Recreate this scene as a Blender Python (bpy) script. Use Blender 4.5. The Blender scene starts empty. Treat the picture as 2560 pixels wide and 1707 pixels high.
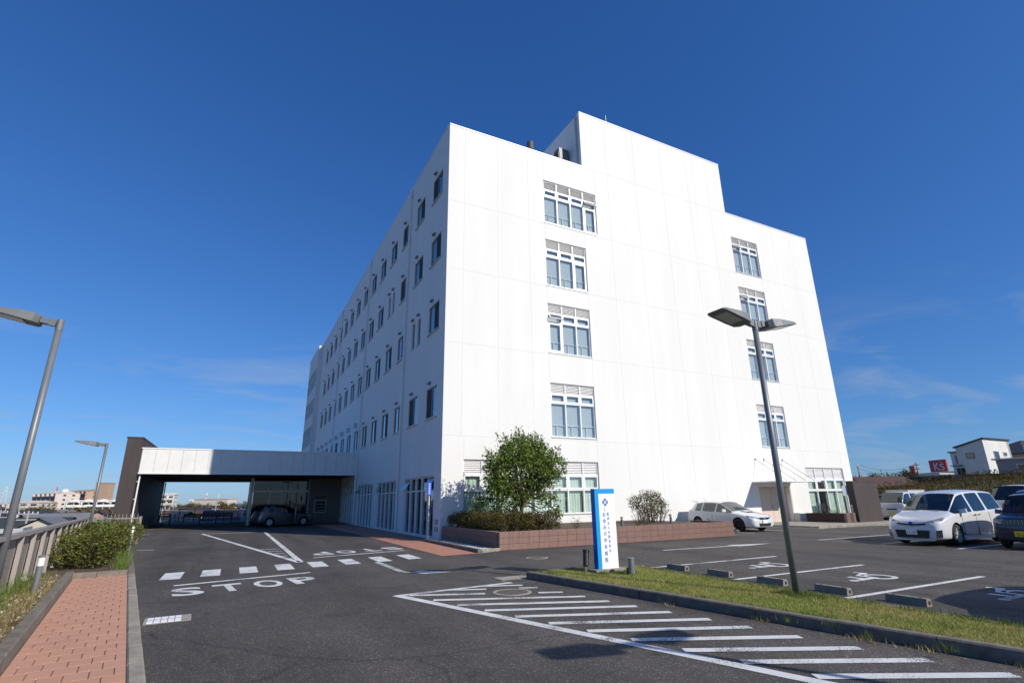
import bpy, math, random
import numpy as np
from math import sin, cos, pi, radians, sqrt
from mathutils import Vector, Matrix

random.seed(7)
SC = bpy.context.scene
COL = SC.collection

# ------------------------------------------------------------------ camera
YAW, PITCH, ROLL = 0.4783346, 0.294657, -0.0141286
fw = Vector((sin(YAW) * cos(PITCH), cos(YAW) * cos(PITCH), sin(PITCH)))
rt = Vector((cos(YAW), -sin(YAW), 0)); up = rt.cross(fw)
r2 = rt * cos(ROLL) + up * sin(ROLL); u2 = -rt * sin(ROLL) + up * cos(ROLL)
cam = bpy.data.cameras.new('camera'); cam.lens = 18.25; cam.sensor_width = 36
cam.clip_start = .05; cam.clip_end = 8000
CAM = bpy.data.objects.new('camera', cam); COL.objects.link(CAM)
m3 = Matrix((r2, u2, -fw)).transposed()
CAM.matrix_world = Matrix.Translation((0, 0, 1.68)) @ m3.to_4x4()
SC.camera = CAM

# ------------------------------------------------------------------ sky, sun, exposure
SUN_EL, SUN_AZ = radians(32.5), math.atan2(.458, -.889)      # azimuth measured from +Y towards +X
W = bpy.data.worlds.new('World'); SC.world = W; W.use_nodes = True
nt = W.node_tree; nt.nodes.clear()
N = nt.nodes.new; LK = nt.links.new
wo = N('ShaderNodeOutputWorld'); bg = N('ShaderNodeBackground'); bg.inputs['Strength'].default_value = .1
sky = N('ShaderNodeTexSky'); sky.sky_type = 'NISHITA'; sky.sun_disc = False
sky.sun_elevation = SUN_EL; sky.sun_rotation = SUN_AZ
sky.altitude = 0; sky.air_density = 1.0; sky.dust_density = .25; sky.ozone_density = 3.5
tc = N('ShaderNodeTexCoord'); sep = N('ShaderNodeSeparateXYZ'); LK(tc.outputs['Generated'], sep.inputs[0])
# thin cirrus: direction projected on a flat layer overhead, stretched noise
def mth(op, a, b=None, clamp=False):
    n = N('ShaderNodeMath'); n.operation = op; n.use_clamp = clamp
    for i, x in enumerate((a, b)):
        if x is None: continue
        if isinstance(x, (int, float)): n.inputs[i].default_value = x
        else: LK(x, n.inputs[i])
    return n.outputs[0]
# deeper, bluer autumn air than the plain model: per-channel contrast curve of the whole sky
sc_ = N('ShaderNodeSeparateColor'); LK(sky.outputs[0], sc_.inputs[0]); deep = N('ShaderNodeCombineColor')
for i, (k, g) in enumerate(((.315, 1.05), (.485, .87), (.79, .74))):
    LK(mth('MULTIPLY', mth('POWER', mth('MULTIPLY', sc_.outputs[i], .148), g), k / .1165), deep.inputs[i])
zc = mth('ADD', mth('MAXIMUM', sep.outputs[2], 0), .09)
cmb = N('ShaderNodeCombineXYZ'); LK(mth('DIVIDE', sep.outputs[0], zc), cmb.inputs[0]); LK(mth('DIVIDE', sep.outputs[1], zc), cmb.inputs[1])
mp = N('ShaderNodeMapping'); mp.inputs['Rotation'].default_value = (0, 0, radians(18)); mp.inputs['Scale'].default_value = (.9, 1.5, 1); mp.inputs['Location'].default_value = (5.5, 8.2, 0)
LK(cmb.outputs[0], mp.inputs[0])
nz = N('ShaderNodeTexNoise'); nz.inputs['Scale'].default_value = 1.15; nz.inputs['Detail'].default_value = 9; nz.inputs['Roughness'].default_value = .58; nz.inputs['Distortion'].default_value = .6
LK(mp.outputs[0], nz.inputs['Vector'])
rp = N('ShaderNodeValToRGB'); rp.color_ramp.elements[0].position = .50; rp.color_ramp.elements[1].position = .80
LK(nz.outputs['Fac'], rp.inputs[0])
low = N('ShaderNodeMapRange'); low.inputs['From Min'].default_value = .33; low.inputs['From Max'].default_value = .2
LK(sep.outputs[2], low.inputs[0])
cf = mth('MULTIPLY', mth('MULTIPLY', rp.outputs[0], low.outputs[0]), .52, True)
mx = N('ShaderNodeMix'); mx.data_type = 'RGBA'; LK(cf, mx.inputs['Factor']); LK(deep.outputs[0], mx.inputs['A']); mx.inputs['B'].default_value = (3.6, 4.2, 5.2, 1)
LK(mx.outputs['Result'], bg.inputs['Color']); LK(bg.outputs[0], wo.inputs['Surface'])
sl = bpy.data.lights.new('sun', 'SUN'); sl.energy = 4.4; sl.angle = radians(.5); sl.color = (1, .935, .83)
SUN = bpy.data.objects.new('sun', sl); COL.objects.link(SUN)
sd = Vector((sin(SUN_AZ) * cos(SUN_EL), cos(SUN_AZ) * cos(SUN_EL), sin(SUN_EL)))
SUN.rotation_euler = sd.to_track_quat('Z', 'Y').to_euler(); SUN.location = (20, -30, 40)
SC.view_settings.view_transform = 'Standard'; SC.view_settings.look = 'None'
SC.view_settings.exposure = .13; SC.view_settings.gamma = 1; SC.view_settings.use_curve_mapping = False
SC.cycles.max_bounces = 8; SC.cycles.transparent_max_bounces = 16

# ------------------------------------------------------------------ materials
MATS = {}
def mat(name, col, rough=.7, metal=0, var=0, scale=3.0, bump=0, bscale=60, spec=.5, stretch=None, isl=0, col2=None, coat=0, trans=0, streak=0):
    """procedural principled: col with noise variation 'var' towards col2, relief 'bump', per-piece variation 'isl'"""
    if name in MATS: return MATS[name]
    m = bpy.data.materials.new(name); m.use_nodes = True; t = m.node_tree; nn = t.nodes.new; lk = t.links.new
    b = t.nodes['Principled BSDF']; b.inputs['Roughness'].default_value = rough; b.inputs['Metallic'].default_value = metal
    b.inputs['Specular IOR Level'].default_value = spec; b.inputs['Coat Weight'].default_value = coat
    b.inputs['Base Color'].default_value = (*col, 1)
    geo = nn('ShaderNodeNewGeometry'); src = geo.outputs['Position']
    if stretch:
        mpn = nn('ShaderNodeMapping'); mpn.inputs['Scale'].default_value = stretch; lk(src, mpn.inputs[0]); vec = mpn.outputs[0]
    else: vec = src
    out = None
    if var or isl:
        out = nn('ShaderNodeRGB'); out.outputs[0].default_value = (*col, 1); out = out.outputs[0]
    if var:
        nz = nn('ShaderNodeTexNoise'); nz.inputs['Scale'].default_value = scale; nz.inputs['Detail'].default_value = 6; nz.inputs['Roughness'].default_value = .6
        lk(vec, nz.inputs['Vector'])
        mr = nn('ShaderNodeMapRange'); mr.inputs['From Min'].default_value = .32; mr.inputs['From Max'].default_value = .68; mr.inputs['To Max'].default_value = var; lk(nz.outputs['Fac'], mr.inputs[0])
        mx = nn('ShaderNodeMix'); mx.data_type = 'RGBA'; lk(mr.outputs[0], mx.inputs['Factor']); lk(out, mx.inputs['A'])
        c2 = col2 or tuple(c * .55 for c in col); mx.inputs['B'].default_value = (*c2, 1); out = mx.outputs['Result']
    if isl:
        mr = nn('ShaderNodeMapRange'); mr.inputs['To Min'].default_value = 1 - isl; mr.inputs['To Max'].default_value = 1 + isl; lk(geo.outputs['Random Per Island'], mr.inputs[0])
        oi = nn('ShaderNodeObjectInfo'); mr2 = nn('ShaderNodeMapRange'); mr2.inputs['To Min'].default_value = 1 - isl * .5; mr2.inputs['To Max'].default_value = 1 + isl * .5; lk(oi.outputs['Random'], mr2.inputs[0])
        mu = nn('ShaderNodeMath'); mu.operation = 'MULTIPLY'; lk(mr.outputs[0], mu.inputs[0]); lk(mr2.outputs[0], mu.inputs[1])
        vm = nn('ShaderNodeVectorMath'); vm.operation = 'SCALE'; lk(out, vm.inputs[0]); lk(mu.outputs[0], vm.inputs['Scale']); out = vm.outputs[0]
    if out is not None: lk(out, b.inputs['Base Color'])
    if bump:
        n2 = nn('ShaderNodeTexNoise'); n2.inputs['Scale'].default_value = bscale; n2.inputs['Detail'].default_value = 4; lk(src, n2.inputs['Vector'])
        bp = nn('ShaderNodeBump'); bp.inputs['Strength'].default_value = bump; bp.inputs['Distance'].default_value = .01; lk(n2.outputs['Fac'], bp.inputs['Height']); lk(bp.outputs[0], b.inputs['Normal'])
    if trans:
        tr = nn('ShaderNodeBsdfTranslucent'); ms = nn('ShaderNodeMixShader'); ms.inputs[0].default_value = trans
        if out is not None: lk(out, tr.inputs[0])
        else: tr.inputs[0].default_value = (*col, 1)
        lk(b.outputs[0], ms.inputs[1]); lk(tr.outputs[0], ms.inputs[2]); lk(ms.outputs[0], t.nodes['Material Output'].inputs[0])
    MATS[name] = m
    return m

def glass(name, tint=(.75, .85, .86), refl=.12, rough=0.0):
    m = bpy.data.materials.new(name); m.use_nodes = True; t = m.node_tree; t.nodes.clear(); nn = t.nodes.new; lk = t.links.new
    o = nn('ShaderNodeOutputMaterial'); g = nn('ShaderNodeBsdfGlossy'); g.inputs['Roughness'].default_value = rough; g.inputs['Color'].default_value = (.93, .97, 1, 1)
    tr = nn('ShaderNodeBsdfTransparent'); tr.inputs[0].default_value = (*tint, 1)
    fr = nn('ShaderNodeFresnel'); gg = nn('ShaderNodeNewGeometry'); ir = nn('ShaderNodeMapRange'); ir.inputs['To Min'].default_value = 1.5; ir.inputs['To Max'].default_value = 1 / 1.5
    lk(gg.outputs['Backfacing'], ir.inputs[0]); lk(ir.outputs[0], fr.inputs[0])     # same reflectance from either side of a thin pane
    ad = nn('ShaderNodeMath'); ad.operation = 'ADD'; ad.use_clamp = True; ad.inputs[1].default_value = refl; lk(fr.outputs[0], ad.inputs[0])
    ms = nn('ShaderNodeMixShader'); lk(ad.outputs[0], ms.inputs[0]); lk(tr.outputs[0], ms.inputs[1]); lk(g.outputs[0], ms.inputs[2]); lk(ms.outputs[0], o.inputs[0])
    MATS[name] = m; return m

def asphalt():
    m = bpy.data.materials.new('asphalt'); m.use_nodes = True; t = m.node_tree; nn = t.nodes.new; lk = t.links.new
    b = t.nodes['Principled BSDF']; b.inputs['Roughness'].default_value = .85; b.inputs['Specular IOR Level'].default_value = .3
    geo = nn('ShaderNodeNewGeometry'); pos = geo.outputs['Position']
    vo = nn('ShaderNodeTexVoronoi'); vo.inputs['Scale'].default_value = 95; lk(pos, vo.inputs['Vector'])
    st = nn('ShaderNodeSeparateColor'); lk(vo.outputs['Color'], st.inputs[0])
    cr = nn('ShaderNodeValToRGB'); e = cr.color_ramp.elements; e[0].position = 0; e[0].color = (.060, .053, .047, 1); e[1].position = .8; e[1].color = (.094, .083, .074, 1)
    x = e.new(.93); x.color = (.12, .11, .10, 1); x = e.new(.985); x.color = (.30, .28, .26, 1)
    lk(st.outputs[0], cr.inputs[0])
    n1 = nn('ShaderNodeTexNoise'); n1.inputs['Scale'].default_value = .35; n1.inputs['Detail'].default_value = 7; n1.inputs['Roughness'].default_value = .65; lk(pos, n1.inputs['Vector'])
    mr = nn('ShaderNodeMapRange'); mr.inputs['From Min'].default_value = .3; mr.inputs['From Max'].default_value = .7; mr.inputs['To Min'].default_value = .72; mr.inputs['To Max'].default_value = 1.2; lk(n1.outputs[0], mr.inputs[0])
    n3 = nn('ShaderNodeTexNoise'); n3.inputs['Scale'].default_value = 9; n3.inputs['Detail'].default_value = 5; lk(pos, n3.inputs['Vector'])
    m3_ = nn('ShaderNodeMapRange'); m3_.inputs['To Min'].default_value = .8; m3_.inputs['To Max'].default_value = 1.2; lk(n3.outputs[0], m3_.inputs[0])
    n5 = nn('ShaderNodeTexNoise'); n5.inputs['Scale'].default_value = 1.1; n5.inputs['Detail'].default_value = 3; n5.inputs['Distortion'].default_value = 1.2; lk(pos, n5.inputs['Vector'])     # oil and water stains
    m5 = nn('ShaderNodeMapRange'); m5.inputs['From Min'].default_value = .60; m5.inputs['From Max'].default_value = .70; m5.inputs['To Min'].default_value = 1; m5.inputs['To Max'].default_value = .70; lk(n5.outputs[0], m5.inputs[0])
    mw = nn('ShaderNodeMapping'); mw.inputs['Rotation'].default_value = (0, 0, radians(-7)); mw.inputs['Scale'].default_value = (.42, .03, 1); lk(pos, mw.inputs[0])
    n6 = nn('ShaderNodeTexNoise'); n6.inputs['Scale'].default_value = 2.2; n6.inputs['Detail'].default_value = 4; lk(mw.outputs[0], n6.inputs['Vector'])       # long bands worn by tyres
    m6 = nn('ShaderNodeMapRange'); m6.inputs['From Min'].default_value = .35; m6.inputs['From Max'].default_value = .65; m6.inputs['To Min'].default_value = .80; m6.inputs['To Max'].default_value = 1.18; lk(n6.outputs[0], m6.inputs[0])
    vk = nn('ShaderNodeTexVoronoi'); vk.feature = 'DISTANCE_TO_EDGE'; vk.inputs['Scale'].default_value = .16; mk = nn('ShaderNodeTexNoise'); mk.inputs['Scale'].default_value = 1.5; mk.inputs['Detail'].default_value = 6; lk(pos, mk.inputs['Vector'])
    mxv = nn('ShaderNodeMix'); mxv.data_type = 'VECTOR'; mxv.inputs['Factor'].default_value = .35; lk(pos, mxv.inputs['A']); lk(mk.outputs['Color'], mxv.inputs['B']); lk(mxv.outputs['Result'], vk.inputs['Vector'])
    m7 = nn('ShaderNodeMapRange'); m7.inputs['From Max'].default_value = .0035; m7.inputs['To Min'].default_value = .6; lk(vk.outputs['Distance'], m7.inputs[0])         # hairline cracks
    q1 = nn('ShaderNodeMath'); q1.operation = 'MULTIPLY'; lk(m5.outputs[0], q1.inputs[0]); lk(m6.outputs[0], q1.inputs[1]); q2 = nn('ShaderNodeMath'); q2.operation = 'MULTIPLY'; lk(q1.outputs[0], q2.inputs[0]); lk(m7.outputs[0], q2.inputs[1])
    q3 = nn('ShaderNodeMath'); q3.operation = 'MULTIPLY'; lk(mr.outputs[0], q3.inputs[0]); lk(q2.outputs[0], q3.inputs[1])
    mu = nn('ShaderNodeMath'); mu.operation = 'MULTIPLY'; lk(q3.outputs[0], mu.inputs[0]); lk(m3_.outputs[0], mu.inputs[1])
    vm = nn('ShaderNodeVectorMath'); vm.operation = 'SCALE'; lk(cr.outputs[0], vm.inputs[0]); lk(mu.outputs[0], vm.inputs['Scale']); lk(vm.outputs[0], b.inputs['Base Color'])
    bp = nn('ShaderNodeBump'); bp.inputs['Strength'].default_value = .7; bp.inputs['Distance'].default_value = .006; lk(st.outputs[1], bp.inputs['Height']); lk(bp.outputs[0], b.inputs['Normal'])
    MATS['asphalt'] = m
asphalt()
def road_paint(name, col, wear):
    m = mat(name, col, .8, var=.6, scale=5, bump=.6, bscale=120, col2=tuple(c * .72 for c in col)); t = m.node_tree; nn = t.nodes.new; lk = t.links.new; b = t.nodes['Principled BSDF']
    geo = nn('ShaderNodeNewGeometry'); src = b.inputs['Base Color'].links[0].from_socket
    f1 = nn('ShaderNodeTexNoise'); f1.inputs['Scale'].default_value = 55; f1.inputs['Detail'].default_value = 3; lk(geo.outputs['Position'], f1.inputs['Vector'])
    f2 = nn('ShaderNodeTexNoise'); f2.inputs['Scale'].default_value = 1.4; f2.inputs['Detail'].default_value = 5; lk(geo.outputs['Position'], f2.inputs['Vector'])
    ad = nn('ShaderNodeMath'); ad.operation = 'ADD'; lk(f1.outputs[0], ad.inputs[0]); lk(f2.outputs[0], ad.inputs[1])
    mr = nn('ShaderNodeMapRange'); mr.inputs['From Min'].default_value = wear; mr.inputs['From Max'].default_value = wear + .07; lk(ad.outputs[0], mr.inputs[0])
    mx = nn('ShaderNodeMix'); mx.data_type = 'RGBA'; lk(mr.outputs[0], mx.inputs['Factor']); lk(src, mx.inputs['A']); mx.inputs['B'].default_value = (.10, .09, .085, 1); lk(mx.outputs['Result'], b.inputs['Base Color'])
road_paint('paint', (.72, .72, .70), 1.11); road_paint('faded_paint', (.5, .5, .49), 1.0)
mat('white_wall', (.755, .752, .722), .75, var=.6, scale=.5, stretch=(1.8, 1.8, .2), isl=.012, col2=(.70, .685, .65))
mat('stained_wall', (.79, .785, .77), .75, var=.5, scale=.5, stretch=(1.2, 1.2, .25), col2=(.68, .67, .66))
mat('joint', (.72, .71, .69), .9)
mat('white_metal', (.80, .80, .79), .4, var=.15, scale=5)
mat('aluminium', (.55, .56, .55), .42, metal=.4, var=.2, scale=8)
mat('bronze_frame', (.30, .29, .26), .5, metal=.3)
mat('louvre', (.82, .805, .795), .55)
mat('screen', (.012, .013, .014), .7)
mat('curtain', (.20, .22, .22), .9, var=.2, scale=2)  # side windows: dark tone stands for the unlit rooms behind the panes
mat('green_curtain', (.66, .78, .68), .9, var=.2, scale=2)
mat('interior', (.62, .62, .60), .9)
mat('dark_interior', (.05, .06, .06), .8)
glass('window_glass', (.95, .97, .965), .05)
mat('blind', (.47, .51, .52), .9)
glass('band_glass', (.6, .72, .68), .12)
glass('shop_glass', (.66, .76, .77), .06)
glass('clear_glass', (.93, .97, .95), .01)
glass('car_glass', (.20, .23, .22), .05)
glass('dark_glass', (.30, .35, .34), .0)
mat('brown_panel', (.060, .044, .042), .65, var=.5, scale=1.2, stretch=(1, 1, .3), bump=.05, bscale=30)
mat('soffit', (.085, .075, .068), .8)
mat('fascia', (.76, .75, .72), .55, var=.2, scale=1.5)
mat('beige_door', (.62, .52, .44), .6)
mat('concrete', (.38, .345, .29), .9, var=.7, scale=4, bump=.3, bscale=40, col2=(.21, .19, .16))
mat('kerb_stone', (.36, .32, .255), .9, var=.8, scale=5, bump=.35, bscale=45, isl=.12, col2=(.17, .155, .13))
mat('old_kerb', (.225, .19, .15), .95, var=.8, scale=6, bump=.4, bscale=40, isl=.15, col2=(.10, .09, .075))
mat('brick_tile', (.53, .285, .18), .85, var=.55, scale=2.2, bump=.15, bscale=90, isl=.06, col2=(.45, .23, .165))
mat('joint_sand', (.26, .16, .115), .95)
mat('red_paving', (.44, .20, .13), .9, var=.5, scale=4, bump=.2, bscale=70, col2=(.33, .16, .11))
mat('ribbed_block', (.31, .19, .155), .9, var=.6, scale=6, bump=.2, bscale=70, isl=.10, col2=(.25, .16, .13))
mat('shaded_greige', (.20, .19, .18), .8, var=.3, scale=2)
mat('dark_block', (.085, .05, .045), .9, var=.5, scale=6)
mat('grey_post', (.20, .215, .225), .45, metal=.25, var=.25, scale=3)
mat('lamp_head', (.16, .17, .17), .5, metal=.2)
mat('lamp_lens', (.45, .45, .42), .25)
mat('fence_paint', (.36, .315, .28), .6, var=.3, scale=4)
mat('fence_panel', (.27, .235, .21), .7, var=.3, scale=3)
mat('steel', (.42, .43, .44), .35, metal=.8)
mat('chrome', (.8, .8, .82), .12, metal=1)
mat('iron', (.13, .11, .095), .7, metal=.3, var=.5, scale=20)
mat('rubber', (.018, .018, .019), .85)
mat('black', (.012, .012, .013), .5)
mat('black_gloss', (.012, .012, .014), .15, coat=.5)
mat('car_white', (.64, .645, .65), .28, coat=.9, spec=.5)
mat('car_white_plain', (.60, .60, .59), .35, coat=.5)
mat('car_silver', (.17, .16, .16), .3, metal=.7, coat=.7)  # silver darkened so its colour carries the shade under the canopy
mat('car_navy', (.008, .011, .032), .25, coat=.9)
mat('car_maroon', (.16, .012, .025), .25, coat=.9)
mat('headlamp', (.26, .28, .29), .06, spec=.8, coat=1)
mat('tail_red', (.35, .01, .01), .2, coat=.8)
mat('amber', (.7, .25, .03), .3)
mat('plate_white', (.78, .79, .78), .5)
mat('plate_yellow', (.75, .52, .03), .5)
mat('plate_green', (.02, .16, .09), .6)
mat('plate_ink', (.01, .01, .01), .6)
mat('seat_cloth', (.20, .18, .16), .9)
mat('sign_blue', (.010, .30, .66), .35)
mat('sign_side_blue', (.008, .12, .50), .35)
mat('sign_white', (.82, .82, .82), .35)
mat('sign_ink', (.02, .13, .50), .5)
mat('parking_blue', (.02, .09, .55), .4)
mat('soil', (.11, .075, .05), .95, var=.6, scale=6, bump=.5, bscale=25)
mat('turf', (.17, .175, .055), .95, var=.8, scale=3, bump=.6, bscale=60, col2=(.27, .22, .10))
mat('old_concrete', (.25, .22, .175), .9, var=.7, scale=5, bump=.3, bscale=40, col2=(.15, .13, .105))
mat('grass_blade', (.22, .28, .055), .75, var=.85, scale=1.1, isl=.45, trans=.25, col2=(.40, .33, .13), spec=.2)
mat('tuft_blade', (.12, .19, .035), .75, var=.5, scale=2, isl=.4, trans=.25, col2=(.16, .16, .05), spec=.2)
mat('straw', (.36, .27, .13), .8, var=.7, scale=4, isl=.4, trans=.2, col2=(.20, .18, .06), spec=.2)
mat('pale_weed', (.40, .36, .28), .85, isl=.3, trans=.2, spec=.2)
mat('tree_leaf', (.115, .175, .03), .65, var=.6, scale=1.6, isl=.55, trans=.28, col2=(.13, .155, .03), spec=.25)
mat('hedge_leaf', (.16, .20, .035), .6, var=.7, scale=1.2, isl=.55, trans=.25, col2=(.20, .16, .05), spec=.25)
mat('azalea_leaf', (.095, .105, .025), .7, var=.8, scale=2.2, isl=.5, trans=.2, col2=(.12, .06, .03), spec=.2)
mat('bush_leaf', (.13, .13, .04), .7, var=.6, scale=3, isl=.5, trans=.25, col2=(.20, .15, .07), spec=.2)
mat('far_leaf', (.06, .08, .025), .85, var=.8, scale=.25, isl=.5, trans=.15, col2=(.15, .085, .03), spec=.1)
mat('bark', (.10, .075, .055), .95, var=.6, scale=12, bump=.5, bscale=40)
mat('gravel', (.52, .51, .50), .9, isl=.3)
mat('bank_grass', (.125, .062, .028), .9, var=1, scale=.22, isl=.6, trans=.15, col2=(.05, .055, .022), spec=.1)
mat('bank_soil', (.13, .105, .05), .95, var=.8, scale=.6, col2=(.09, .10, .03))
mat('town_soil', (.17, .16, .13), .95, var=.8, scale=.02, col2=(.10, .11, .06))
GW = MATS

# ------------------------------------------------------------------ mesh helpers
class MB:
    def __init__(s): s.v = []; s.f = []
    def add(s, vs, fs):
        b = len(s.v); s.v += [tuple(x) for x in vs]; s.f += [tuple(i + b for i in f) for f in fs]; return s
    def box(s, x0, x1, y0, y1, z0, z1):
        return s.add([(x0, y0, z0), (x1, y0, z0), (x1, y1, z0), (x0, y1, z0), (x0, y0, z1), (x1, y0, z1), (x1, y1, z1), (x0, y1, z1)],
                     [(0, 3, 2, 1), (4, 5, 6, 7), (0, 1, 5, 4), (1, 2, 6, 5), (2, 3, 7, 6), (3, 0, 4, 7)])
    def prism(s, poly, z0, z1):          # poly counter-clockwise in XY
        n = len(poly)
        return s.add([(x, y, z0) for x, y in poly] + [(x, y, z1) for x, y in poly],
                     [tuple(range(n))[::-1], tuple(range(n, 2 * n))] + [(i, (i + 1) % n, n + (i + 1) % n, n + i) for i in range(n)])
    def sheet(s, poly, z): return s.add([(x, y, z) for x, y in poly], [tuple(range(len(poly)))])
    def tube(s, a, b, r, n=10, r1=None, cap=True):
        a = Vector(a); b = Vector(b); d = (b - a).normalized(); r1 = r if r1 is None else r1
        e = d.orthogonal().normalized(); g = d.cross(e)
        vs = [a + (e * cos(2 * pi * i / n) + g * sin(2 * pi * i / n)) * r for i in range(n)] + [b + (e * cos(2 * pi * i / n) + g * sin(2 * pi * i / n)) * r1 for i in range(n)]
        fs = [(i, (i + 1) % n, n + (i + 1) % n, n + i) for i in range(n)]
        if cap: fs += [tuple(range(n))[::-1], tuple(range(n, 2 * n))]
        return s.add(vs, fs)
    def path(s, pts, r, n=8):
        for a, b in zip(pts, pts[1:]): s.tube(a, b, r, n)
        return s
    def lathe(s, prof, c=(0, 0, 0), n=16, axis='z'):
        vs = []; fs = []; k = len(prof)
        for i in range(n):
            a = 2 * pi * i / n
            for r, h in prof:
                p = (r * cos(a), r * sin(a), h)
                if axis == 'y': p = (p[0], p[2], p[1])
                vs.append((p[0] + c[0], p[1] + c[1], p[2] + c[2]))
        for i in range(n):
            j = (i + 1) % n
            for q in range(k - 1):
                f = (i * k + q, j * k + q, j * k + q + 1, i * k + q + 1)
                fs.append(f if axis == 'z' else f[::-1])
        return s.add(vs, fs)
    def frame(s, x0, x1, z0, z1, w, y0, y1):    # rectangular ring in the XZ plane, depth y0..y1
        s.box(x0, x1, y0, y1, z1 - w, z1); s.box(x0, x1, y0, y1, z0, z0 + w)
        s.box(x0, x0 + w, y0, y1, z0 + w, z1 - w); return s.box(x1 - w, x1, y0, y1, z0 + w, z1 - w)
    def xf(s, M): s.v = [tuple(M @ Vector(v)) for v in s.v]; return s
    def mesh(s, name, mats=(), smooth=False):
        me = bpy.data.meshes.new(name); me.from_pydata(s.v, [], s.f)
        for m in (mats if isinstance(mats, (list, tuple)) else (mats,)): me.materials.append(MATS[m])
        if smooth: me.shade_smooth()
        me.update(); return me

def link(name, me, parent=None, loc=(0, 0, 0), rot=(0, 0, 0)):
    o = bpy.data.objects.new(name, me); COL.objects.link(o)
    if parent is not None: o.parent = parent
    o.location = loc; o.rotation_euler = rot
    return o
def part(name, mb, m, parent=None, loc=(0, 0, 0), rot=(0, 0, 0), smooth=False, kind=None, label=None):
    o = link(name, mb.mesh(name, m, smooth), parent, loc, rot)
    if kind: o['kind'] = kind
    if label: o['label'] = label
    return o
def thing(name, label, cat, loc=(0, 0, 0), rz=0, group=None):
    o = link(name, None, None, loc, (0, 0, rz)); return tag(o, label, cat, group)
def tag(o, label, cat, group=None):
    o['label'] = label; o['category'] = cat
    if group: o['group'] = group
    return o
def struct(name, mb, m, smooth=False):
    return part(name, mb, m, None, smooth=smooth, kind='structure')
def copy_tree(o, parent=None):
    c = o.copy(); COL.objects.link(c); c.parent = parent
    for ch in list(o.children): copy_tree(ch, c)
    return c
def smooth_by(o, ang=40):
    me = o.data; me.shade_smooth()
    try: me.set_sharp_from_angle(angle=radians(ang))
    except Exception: pass
    return o
def npmesh(name, V, F, m):
    """V (n,3), F (k,c) arrays"""
    me = bpy.data.meshes.new(name); k, c = F.shape
    me.vertices.add(len(V)); me.vertices.foreach_set('co', np.ascontiguousarray(V, dtype=np.float32).ravel())
    me.loops.add(k * c); me.loops.foreach_set('vertex_index', np.ascontiguousarray(F, dtype=np.int32).ravel())
    me.polygons.add(k); me.polygons.foreach_set('loop_start', np.arange(0, k * c, c, dtype=np.int32))
    me.materials.append(MATS[m]); me.update(calc_edges=True); return me
def leaf_mesh(name, P, size, m, rng, upbias=.3, aspect=.5, droop=0):
    """one diamond-shaped leaf (two triangles as a quad) at each point"""
    n = len(P); a = rng.normal(size=(n, 3)); a[:, 2] += upbias; a /= np.linalg.norm(a, axis=1)[:, None]
    t = rng.normal(size=(n, 3)); t -= (t * a).sum(1)[:, None] * a; t /= np.linalg.norm(t, axis=1)[:, None]
    t[:, 2] -= droop; s = np.cross(a, t); sz = size * rng.uniform(.6, 1.35, n)[:, None]
    V = np.stack([P - t * sz * .5, P + s * sz * aspect * .5, P + t * sz * .5, P - s * sz * aspect * .5], 1).reshape(-1, 3)
    return npmesh(name, V, np.arange(4 * n).reshape(n, 4), m)
def blade_mesh(name, P, h, w, m, rng, lean=.45):
    n = len(P); a = rng.uniform(0, 2 * pi, n); hh = h * rng.uniform(.5, 1.3, n); ww = w * rng.uniform(.7, 1.3, n)
    dx = np.stack([np.cos(a), np.sin(a), np.zeros(n)], 1); la = rng.uniform(0, 2 * pi, n); le = rng.uniform(0, lean, n) * hh
    tip = P + np.stack([np.cos(la) * le, np.sin(la) * le, hh], 1)
    V = np.stack([P - dx * ww[:, None] * .5, P + dx * ww[:, None] * .5, tip], 1).reshape(-1, 3)
    return npmesh(name, V, np.arange(3 * n).reshape(n, 3), m)
def text_mb(body, size, m, extrude=0, align='CENTER', off=0):
    c = bpy.data.curves.new('t', 'FONT'); c.body = body; c.size = size; c.align_x = align; c.align_y = 'CENTER'; c.extrude = extrude; c.resolution_u = 3; c.offset = off
    o = bpy.data.objects.new('t', c); COL.objects.link(o); dg = bpy.context.evaluated_depsgraph_get(); dg.update()
    me = bpy.data.meshes.new_from_object(o.evaluated_get(dg)); me.materials.clear(); me.materials.append(MATS[m])
    bpy.data.objects.remove(o); bpy.data.curves.remove(c); return me
def scale_mesh(me, sx, sy):
    xs = [v.co.x for v in me.vertices]; ys = [v.co.y for v in me.vertices]
    w = max(xs) - min(xs); h = max(ys) - min(ys); cx = (max(xs) + min(xs)) / 2; cy = (max(ys) + min(ys)) / 2
    for v in me.vertices: v.co.x = (v.co.x - cx) / w * sx; v.co.y = (v.co.y - cy) / h * sy
    me.update(); return me

# ================================================================== GROUND
BX, BY = 8.2257, 23.0062                    # near corner of the hospital
PD = Vector((-.1396, .9902)); PN = Vector((-.9902, -.1396)); P0 = Vector((-.68, 6.54))   # footpath axis, left normal, right edge point
def pp(s, w): q = P0 + PD * s + PN * w; return (q.x, q.y)
lot_poly = [pp(-40, 2.9), (120, -40), (120, 64), (-6.9, 64), (-6.9, 40), (-5.4, 28.6)]
LOT = struct('parking_lot', MB().prism(lot_poly, -8.5, 0), 'asphalt')
struct('town_ground', MB().sheet([(-4000, -4000), (4000, -4000), (4000, 5000), (-4000, 5000)], -7.5), 'town_soil')

Z1 = .004
def mark(name, poly, m='paint', z=Z1): return part(name, MB().sheet(poly, z), m, LOT)
def stripe(name, a, b, w, m='paint', z=Z1):
    a = Vector(a); b = Vector(b); d = (b - a).normalized(); n = Vector((-d.y, d.x)) * w / 2
    return mark(name, [tuple(a - n), tuple(b - n), tuple(b + n), tuple(a + n)], m, z)
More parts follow.
